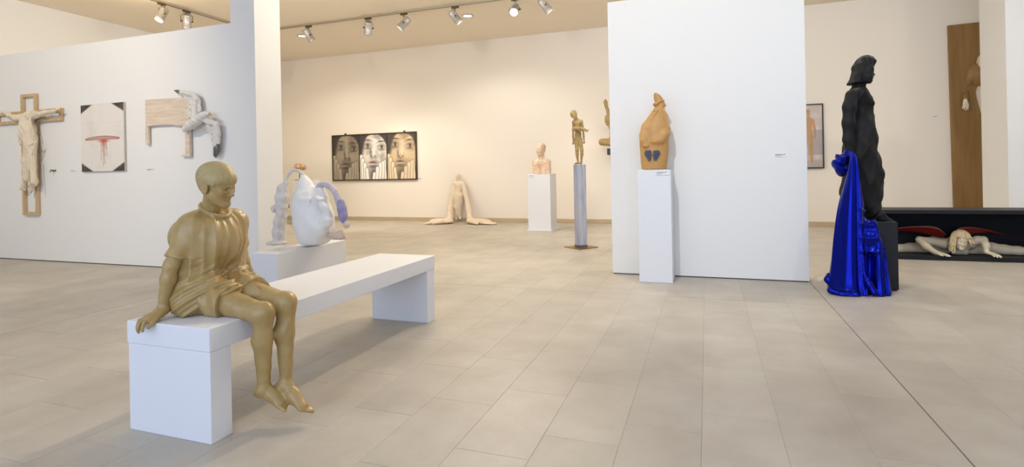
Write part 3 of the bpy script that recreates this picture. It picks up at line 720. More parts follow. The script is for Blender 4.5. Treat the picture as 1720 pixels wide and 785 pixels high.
# ---------------------------------------------------------------- triptych
x0, x1, z0, z1 = -9.246, -6.742, 1.018, 2.213
t = thing('triptych', 'wide dark-framed triptych of three faces held between hands', 'painting', ((x0+x1)/2, YB, z0))
FRM = mat('dark_gilt_frame', (70, 54, 30), .5, .2)
box('frame', (x0, YB-.05, z0), (x1, YB-.004, z0+.03), FRM, t); box('frame', (x0, YB-.05, z1-.03), (x1, YB-.004, z1), FRM, t)
box('frame', (x0, YB-.05, z0+.03), (x0+.03, YB-.004, z1-.03), FRM, t); box('frame', (x1-.03, YB-.05, z0+.03), (x1, YB-.004, z1-.03), FRM, t)
for px in (580, 679):
    p = PY(px, 224, YB-.03); box('hanging_clip', (p[0]-.02, YB-.045, z1), (p[0]+.02, YB-.01, z1+.035), FRM, t)
def facefn(i):
    base, dark, lite, line = (((150, 138, 120), (62, 56, 52), (176, 164, 142), (60, 50, 42)), ((226, 218, 206), (72, 64, 68), (250, 246, 240), (90, 66, 44)), ((206, 184, 150), (74, 68, 66), (232, 216, 186), (96, 70, 40)))[i]
    eyes, nose, mouth = ((((.30, .745), (.80, .705)), (.55, .50), (.47, .345)), (((.29, .755), (.81, .715)), (.50, .53), (.48, .37)), (((.27, .765), (.80, .725)), (.47, .51), (.45, .38)))[i]
    def fn(U, W):
        n = fbm(U, W, 8, 11+i); col = np.ones(U.shape+(3,))*np.array(base)/255.
        col = mixc(col, .5*gauss(U, W, .58, .75, .25, .3), lite); col = mixc(col, .4*np.clip(n, 0, 1), dark if i == 1 else line)
        col = mixc(col, .8*gauss(U, W, .52, .6, .05, .22), lite)
        # hair
        hair = ((U-.55)/.50)**2+((W-.50)/.56)**2; col = mixc(col, np.clip((hair-.86)*6+.4*n, 0, 1)*(W > .18), dark)
        col = mixc(col, np.clip((.24-U+.25*(W-.85))*8, 0, 1)*(W > .55)*.8, dark)
        for k, (u, w) in enumerate(eyes):
            col = mixc(col, .55*gauss(U, W, u, w, .16, .085), dark); col = mixc(col, .9*gauss(U, W, u, w, .085, .030), lite); col = mixc(col, 1.2*gauss(U, W, u+.01, w, .036, .034), (50, 38, 26))
            col = mixc(col, 1.0*gauss(U, W, u, w+.035+.3*(U-u)**2*-4, .10, .009), line); col = mixc(col, .7*gauss(U, W, u, w-.06, .10, .012), line)
            s_ = 1 if k else -1; col = mixc(col, 1.1*gauss(U, W, u+.02*s_*-1, w+.13-.9*(U-u)**2, .12, .014), (84, 58, 34))
        u, w = nose
        for d in (-.065, .065): col = mixc(col, gauss(U, W, u+d, w-.01, .030, .015), line)
        col = mixc(col, .6*gauss(U, W, u-.10, w+.06, .03, .10), dark); col = mixc(col, .5*gauss(U, W, u, w-.05, .10, .02), line)
        u, w = mouth
        col = mixc(col, .8*gauss(U, W, u, w+.015, .14, .028), (130, 90, 74) if i else (96, 78, 66)); col = mixc(col, 1.1*gauss(U, W, u, w+.002-.35*(U-u)**2, .13, .008), (50, 34, 28)); col = mixc(col, .6*gauss(U, W, u, w-.03, .10, .016), lite); col = mixc(col, .7*gauss(U, W, u, w-.085, .16, .03), dark)
        # hands
        col = mixc(col, .85*gauss(U, W, u+.02, .06, .17, .22), dark)
        def finger(c, u0, w0, u1, w1, r):
            du, dw = u1-u0, w1-w0; L = du*du+dw*dw*2; tt = np.clip(((U-u0)*du+(W-w0)*dw*2)/L, 0, 1); d = np.sqrt((U-u0-tt*du)**2+((W-w0-tt*dw)*1.4)**2)
            c = mixc(c, (d < r)*1.0, lite); c = mixc(c, np.exp(-((d-r)/.012)**2)*.55, line); return mixc(c, (d < r)*np.clip(n, 0, 1)*.4, base)
        for a_ in ((.02, -.1, .04, .52, .062), (.12, -.1, .10, .44, .066), (.21, -.1, .18, .34, .066), (.30, -.1, .25, .22, .062)): col = finger(col, *a_)
        for a_ in ((.93, -.1, .91, .39, .056), (.82, -.1, .85, .36, .064), (.71, -.1, .76, .33, .066), (.60, -.1, .65, .24, .066), (.48, -.1, .53, .12, .058)): col = finger(col, *a_)
        return col
    return fn
pw = (x1-x0-.06-.05)/3
for i in range(3):
    a = x0+.03+i*(pw+.025); sheet('painted_panel', a, a+pw, z0+.03, z1-.03, YB-.035, 90, 120, facefn(i), PRINT, t)
    if i < 2: box('divider', (a+pw, YB-.045, z0+.03), (a+pw+.025, YB-.004, z1-.03), FRM, t)
box('backing', (x0+.03, YB-.03, z0+.03), (x1-.03, YB-.004, z1-.03), FRM, t)

# narrow painting at right
x1, z0, z1 = 2.137, 1.122, 2.372; x0 = x1-.54
t = thing('painting', 'narrow dark-framed painting of a standing bare figure, cut off by the middle partition', 'painting', ((x0+x1)/2, YB, z0))
for q_ in (((x0, z0), (x1, z0+.022)), ((x0, z1-.022), (x1, z1)), ((x0, z0+.022), (x0+.022, z1-.022)), ((x1-.022, z0+.022), (x1, z1-.022))):
    box('frame', (q_[0][0], YB-.045, q_[0][1]), (q_[1][0], YB-.004, q_[1][1]), mat('black_frame', (44, 38, 32), .5), t)
def standfn(U, W):
    n = fbm(U, W, 10, 21); col = np.ones(U.shape+(3,))*np.array((196, 184, 176))/255.
    col = mixc(col, .5*np.clip(n, 0, 1), (228, 222, 216)); col = mixc(col, (W < .60)*(W > .2)*(U > .5)*.7, (156, 150, 150)); col = mixc(col, (W < .12)*.6, (170, 160, 150))
    def limb(c, p, q, r0, r1):
        du, dw = q[0]-p[0], q[1]-p[1]; tt = np.clip(((U-p[0])*du+(W-p[1])*dw*5.4)/(du*du+dw*dw*5.4), 0, 1); d = np.sqrt((U-p[0]-tt*du)**2+((W-p[1]-tt*dw)*2.32)**2)
        c = mixc(c, np.clip((r0+(r1-r0)*tt-d)*60+.5, 0, 1), (190, 148, 104)); return mixc(c, (d < r0+(r1-r0)*tt)*np.clip(n, 0, 1)*.35, (156, 112, 74))
    for s_ in (-1, 1):
        col = limb(col, (.52+.08*s_, .50), (.50+.10*s_, .28), .085, .06); col = limb(col, (.50+.10*s_, .28), (.52+.10*s_, .09), .055, .035); col = limb(col, (.52+.10*s_, .09), (.50+.17*s_, .075), .03, .02)
        col = limb(col, (.53+.15*s_, .76), (.54+.21*s_, .60), .045, .035); col = limb(col, (.54+.21*s_, .60), (.53+.22*s_, .46), .035, .022)
    col = limb(col, (.53, .75), (.53, .56), .145, .11); col = limb(col, (.53, .56), (.53, .50), .11, .13); col = limb(col, (.53, .80), (.52, .86), .04, .04); col = limb(col, (.52, .875), (.52, .905), .07, .072)
    return col
sheet('painted_face', x0+.022, x1-.022, z0+.022, z1-.022, YB-.03, 90, 180, standfn, PRINT, t)
box('backing', (x0+.022, YB-.026, z0+.022), (x1-.022, YB-.004, z1-.022), MATS['black_frame'], t)
# socket
p = PY(484, 346, YB)
t = tag(box('wall_socket', (p[0]-.045, YB-.02, p[2]-.05), (p[0]+.045, YB-.001, p[2]+.05), mat('black_plastic', (38, 34, 30), .4), bev=.004), 'small black socket on the back wall behind the vessel handle', 'socket')
for s_ in (-1, 1): link('pin_hole', *tube([(p[0]+.012*s_, YB-.021, p[2]), (p[0]+.012*s_, YB-.0202, p[2])], .005), GREY, t)
# ---------------------------------------------------------------- generic small figure built from joints
def limb(C, pts, rad, k): C.chain([np.array(p) for p in pts], rad, k)

# white vessel sculpture on the low pedestal
VW = mat('white_plaster', (236, 234, 230), .45, bump=(40, .45, .006)); VW2 = mat('chalky_plaster', (226, 220, 212), .55, var=(14, (206, 198, 190), .2), bump=(50, .5, .005))
PURP = mat('lilac_glaze', (176, 168, 184), .5, var=(16, (208, 200, 200), .2), bump=(40, .3, .004)); PURD = mat('violet_cuff', (136, 130, 172), .5, var=(20, (164, 156, 186), .25)); FLSH = mat('pale_flesh_glaze', (224, 204, 186), .5, var=(18, (206, 178, 158), .25))
VY = (TY0+tcn[1])/2+.02
t = thing('vessel_sculpture', 'white plaster face-shaped vessel with an arched handle leg and a lilac arm', 'sculpture', tuple(PY(527, 408, VY)*(1, 1, 0)+(0, 0, TZ)))
pv = lambda sx, sy, d=0: PY(440+sx/4.62, 260+sy/4.62, VY+d)
C = Clay(pv(60, 720)-(.3, .35, .03), pv(700, 100)+(.3, .35, .1), .0085)
sc = np.linalg.norm(pv(500, 500)-pv(400, 500))/100     # metres per crop pixel
zb = TZ+.001
def vrow(xl, xr, y, dy=.8):
    a, b = pv(xl, y), pv(xr, y); return (a+b)/2, np.linalg.norm(b-a)/2
rows = [(300, 505, 690), (278, 535, 660), (262, 556, 620), (252, 566, 570), (243, 568, 520), (236, 562, 460), (233, 545, 410), (235, 522, 360), (250, 495, 315), (272, 455, 285)]
prof = [(330, 470, 697), (300, 505, 690), (283, 530, 668), (262, 556, 620), (250, 566, 570), (243, 568, 520), (236, 562, 460), (233, 545, 410), (235, 524, 360), (244, 500, 322), (262, 474, 292), (290, 430, 270), (310, 385, 250), (318, 362, 225)]
prof = [(xl, xr, y) for xl, xr, y in spline(prof, 40)]
C.column([((pv(xl, y)+pv(xr, y))/2, (pv(xr, y)-pv(xl, y))[0]/2*.83, (pv(xr, y)-pv(xl, y))[0]/2*.70) for xl, xr, y in prof], .01)
C.chain([pv(350, 300), pv(338, 250), pv(330, 205), pv(325, 175)], [.14, .085, .05, .03], .04)
# relief face on its right flank
C.cone(pv(430, 330, -.12), pv(470, 400, -.14), .02, .04, .04); C.ell(pv(452, 345, -.13), (.055, .04, .03), None, .025); C.ell(pv(450, 348, -.155), (.035, .03, .014), None, .01)
C.cone(pv(490, 420, -.12), pv(508, 470, -.09), .04, .05, .04); C.ell(pv(500, 505, -.11), (.07, .05, .035), None, .02); C.ell(pv(508, 535, -.09), (.06, .05, .03), None, .02)
C.ell(pv(440, 560, -.10), (.10, .08, .10), None, .08); C.chain([pv(420, 270, -.02), pv(452, 268, -.0), pv(482, 330, -.02), pv(492, 400, -.05)], [.03, .04, .035, .03], .05)
for i in range(5): C.chain([pv(290+18*i, 300, -.10), pv(300+16*i, 350, -.155), pv(318+12*i, 395, -.165)], [.012, .018, .006], .02)
C.cut((0, 0, zb), (0, 0, -1))
C.disp(lambda x, y, z: .0035*np.sin(26*x+14*z+2*np.sin(17*y))*np.sin(21*z+9*y), band=.03)
C.build('vessel_body', VW, t)
H = Clay(pv(60, 720)-(.15, .3, .03), pv(350, 90)+(.1, .3, .06), .0075)
H.chain(spline([pv(335, 190), pv(318, 155), pv(290, 128), pv(250, 120), pv(212, 145), pv(193, 185), pv(182, 225)], 16), [.016]*2+[.017]*12+[.022]*2, .004)
H.chain([pv(180, 225), pv(160, 262), pv(150, 330), pv(146, 400)], [.024, .052, .066, .058], .03)
H.chain([pv(146, 400), pv(146, 450), pv(128, 520), pv(118, 600), pv(110, 680)], [.058, .048, .052, .050, .040], .025)
H.chain([pv(188, 250, .06), pv(190, 330, .06), pv(180, 430, .05), pv(165, 560, .05), pv(158, 680, .05)], [.022, .035, .030, .032, .028], .01)
H.ell(pv(90, 420), (.03, .03, .05), None, .03)
a0 = pv(112, 716); a0[2] = TZ+.022; H.ell(a0, (.125, .10, .022), None, .02)
H.disp(lambda x, y, z: -.006*((1-np.abs(np.sin(34*x+2.5*np.sin(8*z)+3*z)))**2-.3), band=.03)
H.cut((0, 0, zb), (0, 0, -1)); H.build('leg_handle', VW2, t)
A = Clay(pv(420, 400)-(.1, .25, .1), pv(700, 180)+(.1, .2, .05), .0075)
A.chain(spline([pv(432, 262, -.02), pv(450, 238, -.02), pv(495, 232, -.02), pv(545, 262, -.02), pv(578, 310, -.02), pv(594, 362, -.02), pv(604, 392, -.02)], 16), [.028]*3+[.034]*10+[.036]*3, .004)
A.build('lilac_arm', PURP, t)
A = Clay(pv(580, 540)-(.1, .25, .1), pv(700, 350)+(.1, .2, .05), .0075)
A.chain([pv(610, 372, -.02), pv(620, 420, -.02), pv(630, 480, -.02), pv(638, 512, -.02)], [.042, .050, .050, .036], .01); A.build('violet_sleeve', PURD, t)
A = Clay(pv(630, 600)-(.1, .2, .1), pv(700, 490)+(.1, .2, .05), .006)
A.ell(pv(655, 545, -.02), (.036, .034, .038), None, 0); A.chain([pv(648, 520, -.02), pv(655, 545, -.02)], [.024, .03], .01); A.chain([pv(640, 540, -.04), pv(645, 560, -.04)], [.012, .008], .005); A.build('fist', FLSH, t)
A = Clay(pv(520, 690)-(.1, .2, .05), pv(660, 570)+(.1, .2, .05), .006)
fa, fb = pv(565, 625, -.03), pv(612, 622, -.03)
A.ell(fa, (.085, .055, .05), None, 0); A.ell(fb, (.045, .05, .055), None, .04)
for i in range(4): A.ell(fb+(.035, -.03+.018*i, .02-.02*i), (.018, .012, .014), None, .006)
A.cut((0, 0, zb), (0, 0, -1)); A.build('foot', FLSH, t)

# small shell-like head on a rod, behind
t = thing('shell_head', 'small cream and rust dome-shaped head on a thin rod behind the vessel', 'sculpture', tuple(PY(503, 303.5, 10.75)))
s0 = PY(503, 303.5, 10.75); s0[2] = m0[2]+.0005
SH = mat('cream_rust_glaze', (226, 202, 172), .5, var=(9, (150, 92, 52), .16), bump=(30, .4, .008))
link('stand_plate', *boxdata(s0+(-.09, -.06, 0), s0+(.09, .06, .012)), FRM, t, smooth=False)
hc = PY(503.5, 286, 10.75); link('rod', *tube([s0+(0, 0, .01), hc], .009), FRM, t)
A = Clay(hc-(.22, .18, .04), hc+(.22, .18, .24), .008)
A.ell(hc+(0, 0, .03), (.165, .12, .155), None, 0); A.ell(hc+(.03, -.08, .06), (.07, .06, .06), None, .03)
A.cut(hc, (.12, 0, -1)); A.disp(lambda x, y, z: -.012*((1-np.abs(np.sin(30*x+2*np.sin(14*z))))**2-.3), band=.04); A.build('dome', SH, t)

# pale figure with long arms leaning at the back wall
LF = mat('cream_plaster', (232, 216, 192), .6, var=(8, (222, 202, 176), .25), bump=(30, .3, .006))
pl = lambda sx, sy, y=11.86: PY(680+sx/6.04, 270+sy/6.04, y)
t = thing('long_armed_figure', 'cream plaster figure standing at the back wall with giant hands on the floor', 'sculpture', tuple(pl(543, 600)*(1, 1, 0)))
A = Clay((-6.45, 11.05, 0.004), (-4.35, 11.965, 1.28), .0115)
head(A, pl(543, 165), .155, rot(-PI/2, .1), detail=.5)
A.chain([pl(543, 195), pl(543, 220)], [.035, .04], .02); A.chain([pl(510, 232), pl(576, 232)], [.05, .05], .03)
A.chain([pl(543, 250), pl(545, 300), pl(545, 350)], [.10, .085, .085], .04)
for s_ in (-1, 1):
    A.chain([pl(545+22*s_, 360), pl(541+16*s_, 470), pl(541+16*s_, 575)], [.075, .055, .035], .02); A.cone(pl(541+16*s_, 585), pl(541+20*s_, 592, 11.76), .03, .024, .02)
A.chain([pl(545, 350), pl(532, 470), pl(530, 540)], [.11, .085, .07], .05)
for pts in ([(508, 238, 11.85), (488, 320, 11.82), (468, 408, 11.78), (458, 500, 11.7), (456, 590, 11.6)], [(592, 238, 11.85), (612, 320, 11.82), (632, 400, 11.78), (648, 500, 11.7), (662, 590, 11.6)]):
    A.chain([pl(*q_) for q_ in pts], [.055, .060, .058, .066, .070], .03)
for wx, tip, sg in ((452, (205, 628), -1), (668, (930, 632), 1)):
    w0 = PY(680+wx/6.04, 375.3, 11.45)*(1, 1, 0)+(0, 0, .07); a_ = PZ(680+tip[0]/6.04, 270+tip[1]/6.04+.5, .03)
    m_ = (w0+a_)/2; A.chain([pl(456 if sg < 0 else 662, 592, 11.6), w0], [.07, .085], .03)
    A.ell(w0+(a_-w0)*.33, (.30, .17, .07), None, .05); d_ = (a_-w0)
    for i in range(4):
        o_ = np.array((0, (i-1.5)*.072, 0)); A.cone(w0+d_*.5+o_, w0+d_*(1.0-.06*abs(i-1.2))+o_*1.2-(0, 0, .035), .048, .032, .012)
    A.cone(w0+d_*.12+(0, -.12, 0), w0+d_*.45+(0, -.27, -.02), .05, .032, .02)
A.disp(lambda x, y, z: .004*np.sin(40*x)*np.sin(30*z+20*y), band=.03)
A.cut((0, 0, .006), (0, 0, -1)); A.build('figure_body', LF, t)

# bust
BT = mat('mottled_bust_clay', (228, 206, 178), .5, var=(22, (206, 164, 136), .14), bump=(60, .3, .004))
pb = lambda sx, sy, y=10.5: PY(880+sx/4.614, 230+sy/4.614, y)
t = thing('bust', 'mottled cream and rust armless bust looking slightly left on a white pedestal', 'bust', tuple(pb(137, 283)*(1, 1, 0)+(0, 0, 1.118)))
A = Clay(pb(40, 290)-(.05, .25, .02), pb(240, 40)+(.05, .25, .05), .0075)
head(A, pb(130, 96), .265, rot(-PI/2-.25, .02, -.05)); A.ell(pb(130, 80, 10.52), (.088, .11, .10), None, .01)
A.chain([pb(132, 120, 10.52), pb(136, 165, 10.52)], [.062, .062], .03); A.chain([pb(92, 195, 10.52), pb(180, 195, 10.52)], [.062, .062], .06)
A.chain([pb(102, 215, 10.52), pb(102, 290, 10.52)], [.085, .085], .04); A.chain([pb(168, 215, 10.52), pb(168, 290, 10.52)], [.085, .085], .04)
for s_, x_ in ((-1, 82), (1, 190)): A.chain([pb(x_, 195, 10.5), pb(x_+s_*2, 290, 10.5)], [.05, .045], .012)
A.cut((0, 0, 1.1185), (0, 0, -1)); A.disp(lambda x, y, z: .002*np.sin(70*x+40*z)*np.sin(60*z+30*y)); A.build('bust_body', BT, t)

# small standing figure on the blue plinth, cradling a little body
OL = mat('olive_bronze_clay', (150, 124, 74), .5, var=(14, (176, 148, 98), .22), bump=(70, .3, .003))
pf = lambda sx, sy, y=8.22: PY(940+sx/6.04, 160+sy/6.04, y)
t = thing('standing_figure', 'slender olive-brown figure with bowed head holding a small body, on the blue plinth', 'statue', tuple(pf(186, 700)*(1, 1, 0)+(0, 0, 1.271)))
A = Clay(pf(100, 710)-(.05, .2, .02), pf(310, 150)+(.05, .2, .04), .0042)
head(A, pf(146, 203, 8.17), .125, rot(-PI/2-.15, .45, .35), detail=.6); A.ell(pf(142, 192, 8.21), (.052, .058, .06), None, .01)
A.chain([pf(165, 235), pf(180, 262)], [.026, .026], .02); A.chain([pf(148, 272), pf(216, 268)], [.030, .030], .03)
A.chain([pf(183, 290), pf(184, 340), pf(186, 400), pf(188, 440)], [.052, .040, .044, .046], .03)
for s_, pts in ((-1, [(170, 450, 8.22), (176, 560, 8.21), (178, 600, 8.22), (186, 680, 8.22)]), (1, [(208, 450, 8.22), (224, 560, 8.21), (225, 600, 8.22), (218, 680, 8.22)])):
    A.chain([pf(*q_) for q_ in pts], [.037, .025, .024, .014], .015); a_ = pf(*pts[-1]); A.cone(a_+(0, .01, -.012), a_+(-.025 if s_ < 0 else 0, -.075, -.022), .018, .014, .012)
for pts in ([(140, 272), (136, 340), (136, 420), (138, 470)], [(222, 268), (238, 340), (244, 420), (248, 460)]):
    A.chain([pf(*q_) for q_ in pts], [.021, .015, .014, .011], .012); a_ = pf(*pts[-1])
    for i in range(4): A.cone(a_, a_+(-.014+.009*i, -.004, -.045+.004*abs(i-1)), .008, .006, .004)
    A.cone(a_, a_+(.012, -.016, -.022), .008, .006, .004)
A.chain([pf(140, 345, 8.14), pf(165, 338, 8.12), pf(200, 338, 8.13), pf(235, 345, 8.14)], [.026, .030, .030, .026], .015)
A.chain([pf(235, 345, 8.14), pf(262, 352, 8.14), pf(276, 362, 8.14), pf(292, 352, 8.14)], [.024, .018, .014, .008], .01); A.ell(pf(143, 350, 8.13), (.028, .026, .028), None, .01)
A.chain([pf(190, 345, 8.12), pf(215, 372, 8.13)], [.014, .010], .01)
A.cut((0, 0, 1.2712), (0, 0, -1)); A.build('figure_body', OL, t)

# seated figure on a black wall bracket, mostly behind the middle partition
pw_ = lambda sx, sy, y=11.62: PY(940+sx/6.04, 160+sy/6.04, y)
t = thing('seated_wall_figure', 'brown figure with a raised arm on a black bracket, cut off by the middle partition', 'statue', tuple(pw_(560, 610, YB)))
DKB = mat('dark_bracket', (58, 56, 54), .6)
a_, b_ = pw_(486, 607, 11.4), pw_(640, 538, 11.4); V, F = boxdata((a_[0], 11.35, a_[2]), (b_[0], YB-.001, b_[2]), .004); link('bracket', V, F, DKB, t, smooth=False)
sb = b_[2]
A = Clay(pw_(390, 545)-(.1, .35, .02), pw_(720, 30)+(.1, .3, .06), .0095)
head(A, pw_(500, 247), .23, rot(PI+.25, .2), detail=.6); A.ell(pw_(515, 238), (.10, .085, .09), None, .01)
A.chain([pw_(520, 275), pw_(545, 300)], [.05, .055], .03); A.chain([pw_(528, 312), pw_(600, 312)], [.06, .06], .04)
A.chain([pw_(560, 330), pw_(562, 400), pw_(560, 460)], [.115, .10, .12], .05)
A.chain([pw_(525, 300), pw_(500, 190), pw_(472, 110)], [.05, .042, .03], .02)
A.chain([pw_(605, 310), pw_(640, 400), pw_(600, 470)], [.05, .042, .03], .02)
hx = pw_(455, 45)-pw_(472, 110); hx /= np.linalg.norm(hx); hz = np.array((0, -1., 0)); hy = np.cross(hz, hx); hy /= np.linalg.norm(hy)
hand(A, pw_(472, 112), .17, np.stack([hx, hy, np.cross(hx, hy)], 1), (.25, .3, .2), .3, .1, -1)
A.chain([pw_(590, 480, 11.6), pw_(430, 474, 11.52)], [.095, .07], .03); A.chain([pw_(430, 478, 11.52), pw_(560, 500, 11.45)], [.066, .045], .02)
A.chain([pw_(560, 480, 11.6), pw_(690, 474, 11.52)], [.095, .07], .03); A.chain([pw_(690, 478, 11.52), pw_(575, 505, 11.46)], [.066, .045], .02)
A.chain([pw_(560, 470), (pw_(560, 470)*(1, 1, 0)+(0, 0, sb+.05))], [.12, .05], .04)
A.cut((0, 0, sb+.001), (0, 0, -1)); A.cut((0, YB-.01, 0), (0, 1, 0)); A.build('figure_body', OL, t)

# cone-hatted figure on the tall pedestal
TER = mat('ochre_terracotta', (182, 134, 72), .5, var=(7, (196, 152, 92), .25), bump=(45, .35, .005))
GRP = mat('dark_blue_berry', (86, 92, 108), .35)
EY = 6.0
pe = lambda sx, sy, d=0: PY(1060+sx/5.2375, 145+sy/5.2375, EY+d)
t = thing('hatted_figure', 'ochre clay robed figure with a pointed cap and two dark grape clusters', 'statue', tuple(pe(205, 730)*(1, 1, 0)+(0, 0, 1.177)))
A = Clay(pe(60, 735)-(.04, .2, .02), pe(360, 50)+(.04, .2, .03), .0052)
rows = [(95, 308, 728), (86, 322, 660), (80, 328, 600), (76, 331, 540), (75, 333, 480), (77, 343, 430), (83, 345, 390), (96, 340, 350), (120, 330, 305), (150, 316, 262), (180, 300, 222), (203, 290, 195)]
rows = spline(rows, 40)
A.column([((pe(l_, y_)+pe(r_, y_))/2, (pe(r_, y_)-pe(l_, y_))[0]/2, max(.04, min((pe(r_, y_)-pe(l_, y_))[0]/2*.72, .105))) for l_, r_, y_ in rows], .01)
def erows(R_, d_): R_ = spline(R_, 24); return [((pe(l_, y_)+pe(r_, y_))/2, (pe(r_, y_)-pe(l_, y_))[0]/2, d_) for l_, r_, y_ in R_]
A.column(erows([(206, 224, 61), (201, 240, 68), (199, 256, 80), (199, 270, 98), (201, 281, 116), (206, 286, 132), (222, 284, 148)], .042), .012)
A.column(erows([(236, 284, 128), (238, 296, 148), (238, 299, 166), (240, 291, 176), (240, 296, 186), (244, 292, 198), (256, 284, 210)], .036), .008)
A.chain([pe(206, 160, -.02), pe(232, 145, -.045), pe(262, 128, -.045), pe(286, 124, -.02)], [.018, .014, .010, .008], .006); A.ell(pe(217, 158, -.03), (.032, .028, .018), None, .01)
A.cone(pe(290, 168, -.02), pe(300, 170, -.01), .008, .010, .006); A.cone(pe(282, 182, -.035), pe(298, 182, -.01), .006, .006, .006, '-'); A.ell(pe(280, 146, -.038), (.012, .010, .007), None, .004, '-')
A.cone(pe(236, 172), pe(238, 225), .030, .045, .03)
for pts in ([(300, 350, -.02), (302, 420, -.065), (262, 468, -.092), (215, 485, -.095)], [(122, 350, -.02), (108, 430, -.06), (110, 480, -.082), (132, 512, -.09)]):
    A.chain([pe(*q_) for q_ in pts], [.012, .022, .024, .019], .05)
A.ell(pe(215, 488, -.108), (.050, .018, .020), None, .01); A.ell(pe(130, 522, -.104), (.038, .018, .018), None, .01); A.ell(pe(207, 213, -.055), (.011, .012, .011), None, .004)
A.chain([pe(230, 210, -.06), pe(180, 290, -.075), pe(160, 350, -.08)], [.008, .010, .006], .012)
A.chain([pe(288, 205, -.03), pe(310, 250, -.04), pe(338, 360, -.05)], [.008, .010, .008], .012)
A.disp(lambda x, y, z: .0022*np.sin(30*x+9*z)*np.sin(19*z+10), band=.02)
A.cut((0, 0, 1.1775), (0, 0, -1)); A.build('robed_body', TER, t)
for cx_, w_ in ((152, -1), (222, 1)):
    parts = []
    for j, n_ in enumerate((4, 5, 5, 4, 3, 2)):
        for i in range(n_):
            p = pe(cx_+(i-(n_-1)/2)*13.5+(0, 2, 0, -3, -6, -9)[j]*w_, 572+j*15, -.112+.005*abs(i-(n_-1)/2)); bm = bmesh.new(); bmesh.ops.create_icosphere(bm, subdivisions=1, radius=.0112)
            parts.append(([tuple(np.array(v.co)+p) for v in bm.verts], [[v.index for v in f.verts] for f in bm.faces])); bm.free()
    parts.append((lambda c: ([tuple(np.array(c)+np.array(q_)) for q_ in ((-.04, 0, .03), (.04, 0, .03), (0, 0, -.04), (0, .03, 0))], [[0, 2, 1], [0, 1, 3], [1, 2, 3], [2, 0, 3]]))(pe(cx_, 608, -.10)))
    o = link('grape_cluster', *merge(parts), GRP, t); o['kind'] = 'stuff'
# ---------------------------------------------------------------- black woman, blue satin, pale woman in the box
BW = mat('black_draped_clay', (17, 16, 17), .62, bump=(35, .35, .005), spec=.28)
pk = lambda px, py, Y=6.2: PY(px, py, Y)
def prof(Y, rows, dep, n=50):
    rs_ = spline([(a, b, c, d) for (a, b, c), d in zip(rows, dep)], n)
    return [((pk(l_, y_, Y)+pk(r_, y_, Y))/2, (pk(r_, y_, Y)-pk(l_, y_, Y))[0]/2, d_) for l_, r_, y_, d_ in rs_]
t = thing('black_woman_statue', 'matt black statue of a woman with a bobbed haircut on a black block', 'statue', (1.46, 6.2, .645))
A = Clay((1.02, 5.88, .646), (1.85, 6.52, 2.34), .0075, ((1.2, 6.05, 1.9), (1.65, 6.35, 2.34), .006))
A.column(prof(6.2, [(1450, 1482, 373), (1447, 1482, 362), (1430, 1481, 350), (1416, 1481, 335), (1412, 1482, 318), (1413, 1486, 297), (1414, 1482, 278), (1416, 1475, 257), (1417, 1474.5, 240), (1418, 1474, 222), (1419, 1467.5, 202), (1420, 1464.5, 190), (1422, 1465, 180), (1423, 1466, 171), (1424, 1462, 162), (1425.5, 1456, 152), (1430, 1451, 146)],
                   [.10, .11, .14, .155, .16, .165, .17, .175, .17, .155, .135, .13, .145, .17, .18, .17, .10]), .01)
A.cone(pk(1455, 172, 6.12), pk(1462, 174, 6.12), .055, .038, .02); A.cone(pk(1455, 172, 6.28), pk(1462, 174, 6.28), .055, .038, .02)
def dressf(x, y, z):
    t_ = 1.2*x+.9*z
    return -(.022*((1-np.abs(np.sin(11*x-5*z+7*y+1.3*np.sin(3*z))))**2-.35)+.010*((1-np.abs(np.sin(22*x-11*z+5*y+1.0*np.sin(5*z))))**2-.35)+.004*np.sin(40*x+23*z))*np.clip((2.05-z)*2.5, .15, 1)
A.disp(dressf, band=.05)
A.chain([pk(1430, 160, 6.03), pk(1427, 180, 6.01), pk(1425, 207, 6.0), pk(1424, 235, 5.99), pk(1426, 257, 5.98)], [.052, .056, .050, .040, .030], .035)
A.build('robe', BW, t)
A = Clay((1.25, 6.02, 1.90), (1.62, 6.38, 2.32), .0055)
head(A, pk(1450.5, 120.5), .212, rot(0, .03), detail=.6); A.chain([pk(1446, 130), pk(1442, 147)], [.058, .06], .02); A.build('head', BW, t)
A = Clay((1.20, 6.0, 1.92), (1.62, 6.40, 2.32), .0055)
A.column(prof(6.2, [(1422, 1451, 141.5), (1424, 1452, 138), (1427.5, 1453, 132), (1430, 1454, 124), (1431.5, 1457, 116), (1433.5, 1463, 108.5), (1436.5, 1468.5, 102.5), (1441, 1466.5, 97.5), (1447, 1459.5, 93.8)], [.115, .12, .12, .118, .115, .115, .108, .09, .05], 40), .01)
for s_ in (-1, 1): A.chain([pk(1461, 103, 6.2+.07*s_), pk(1463, 115, 6.2+.105*s_), pk(1462, 128, 6.2+.108*s_), pk(1461.5, 137, 6.2+.105*s_)], [.03, .018, .018, .016], .02)
for s_ in (-1, 1): A.chain([pk(1456, 108, 6.2+.08*s_), pk(1458.5, 120, 6.2+.085*s_), pk(1458, 130, 6.2+.088*s_), pk(1457.5, 135, 6.2+.086*s_)], [.04, .038, .036, .032], .02)
for i in range(5): A.chain([pk(1452, 99, 6.12+.04*i), pk(1468, 103, 6.14+.03*i), pk(1467, 110, 6.13+.035*i)], [.02, .016, .010], .02)
A.disp(lambda x, y, z: -.0035*((1-np.abs(np.sin(70*x+10*z+60*y)))**2-.35), band=.03)
A.build('hair', BW, t)
A = Clay((1.35, 6.0, .646), (1.86, 6.4, .82), .006)
for y_ in (6.12, 6.28): A.chain([pk(1478, 362, y_), pk(1483, 369, y_), pk(1500, 373.5, y_)], [.05, .042, .022], .02)
A.cut((0, 0, .647), (0, 0, -1)); A.build('feet', BW, t)
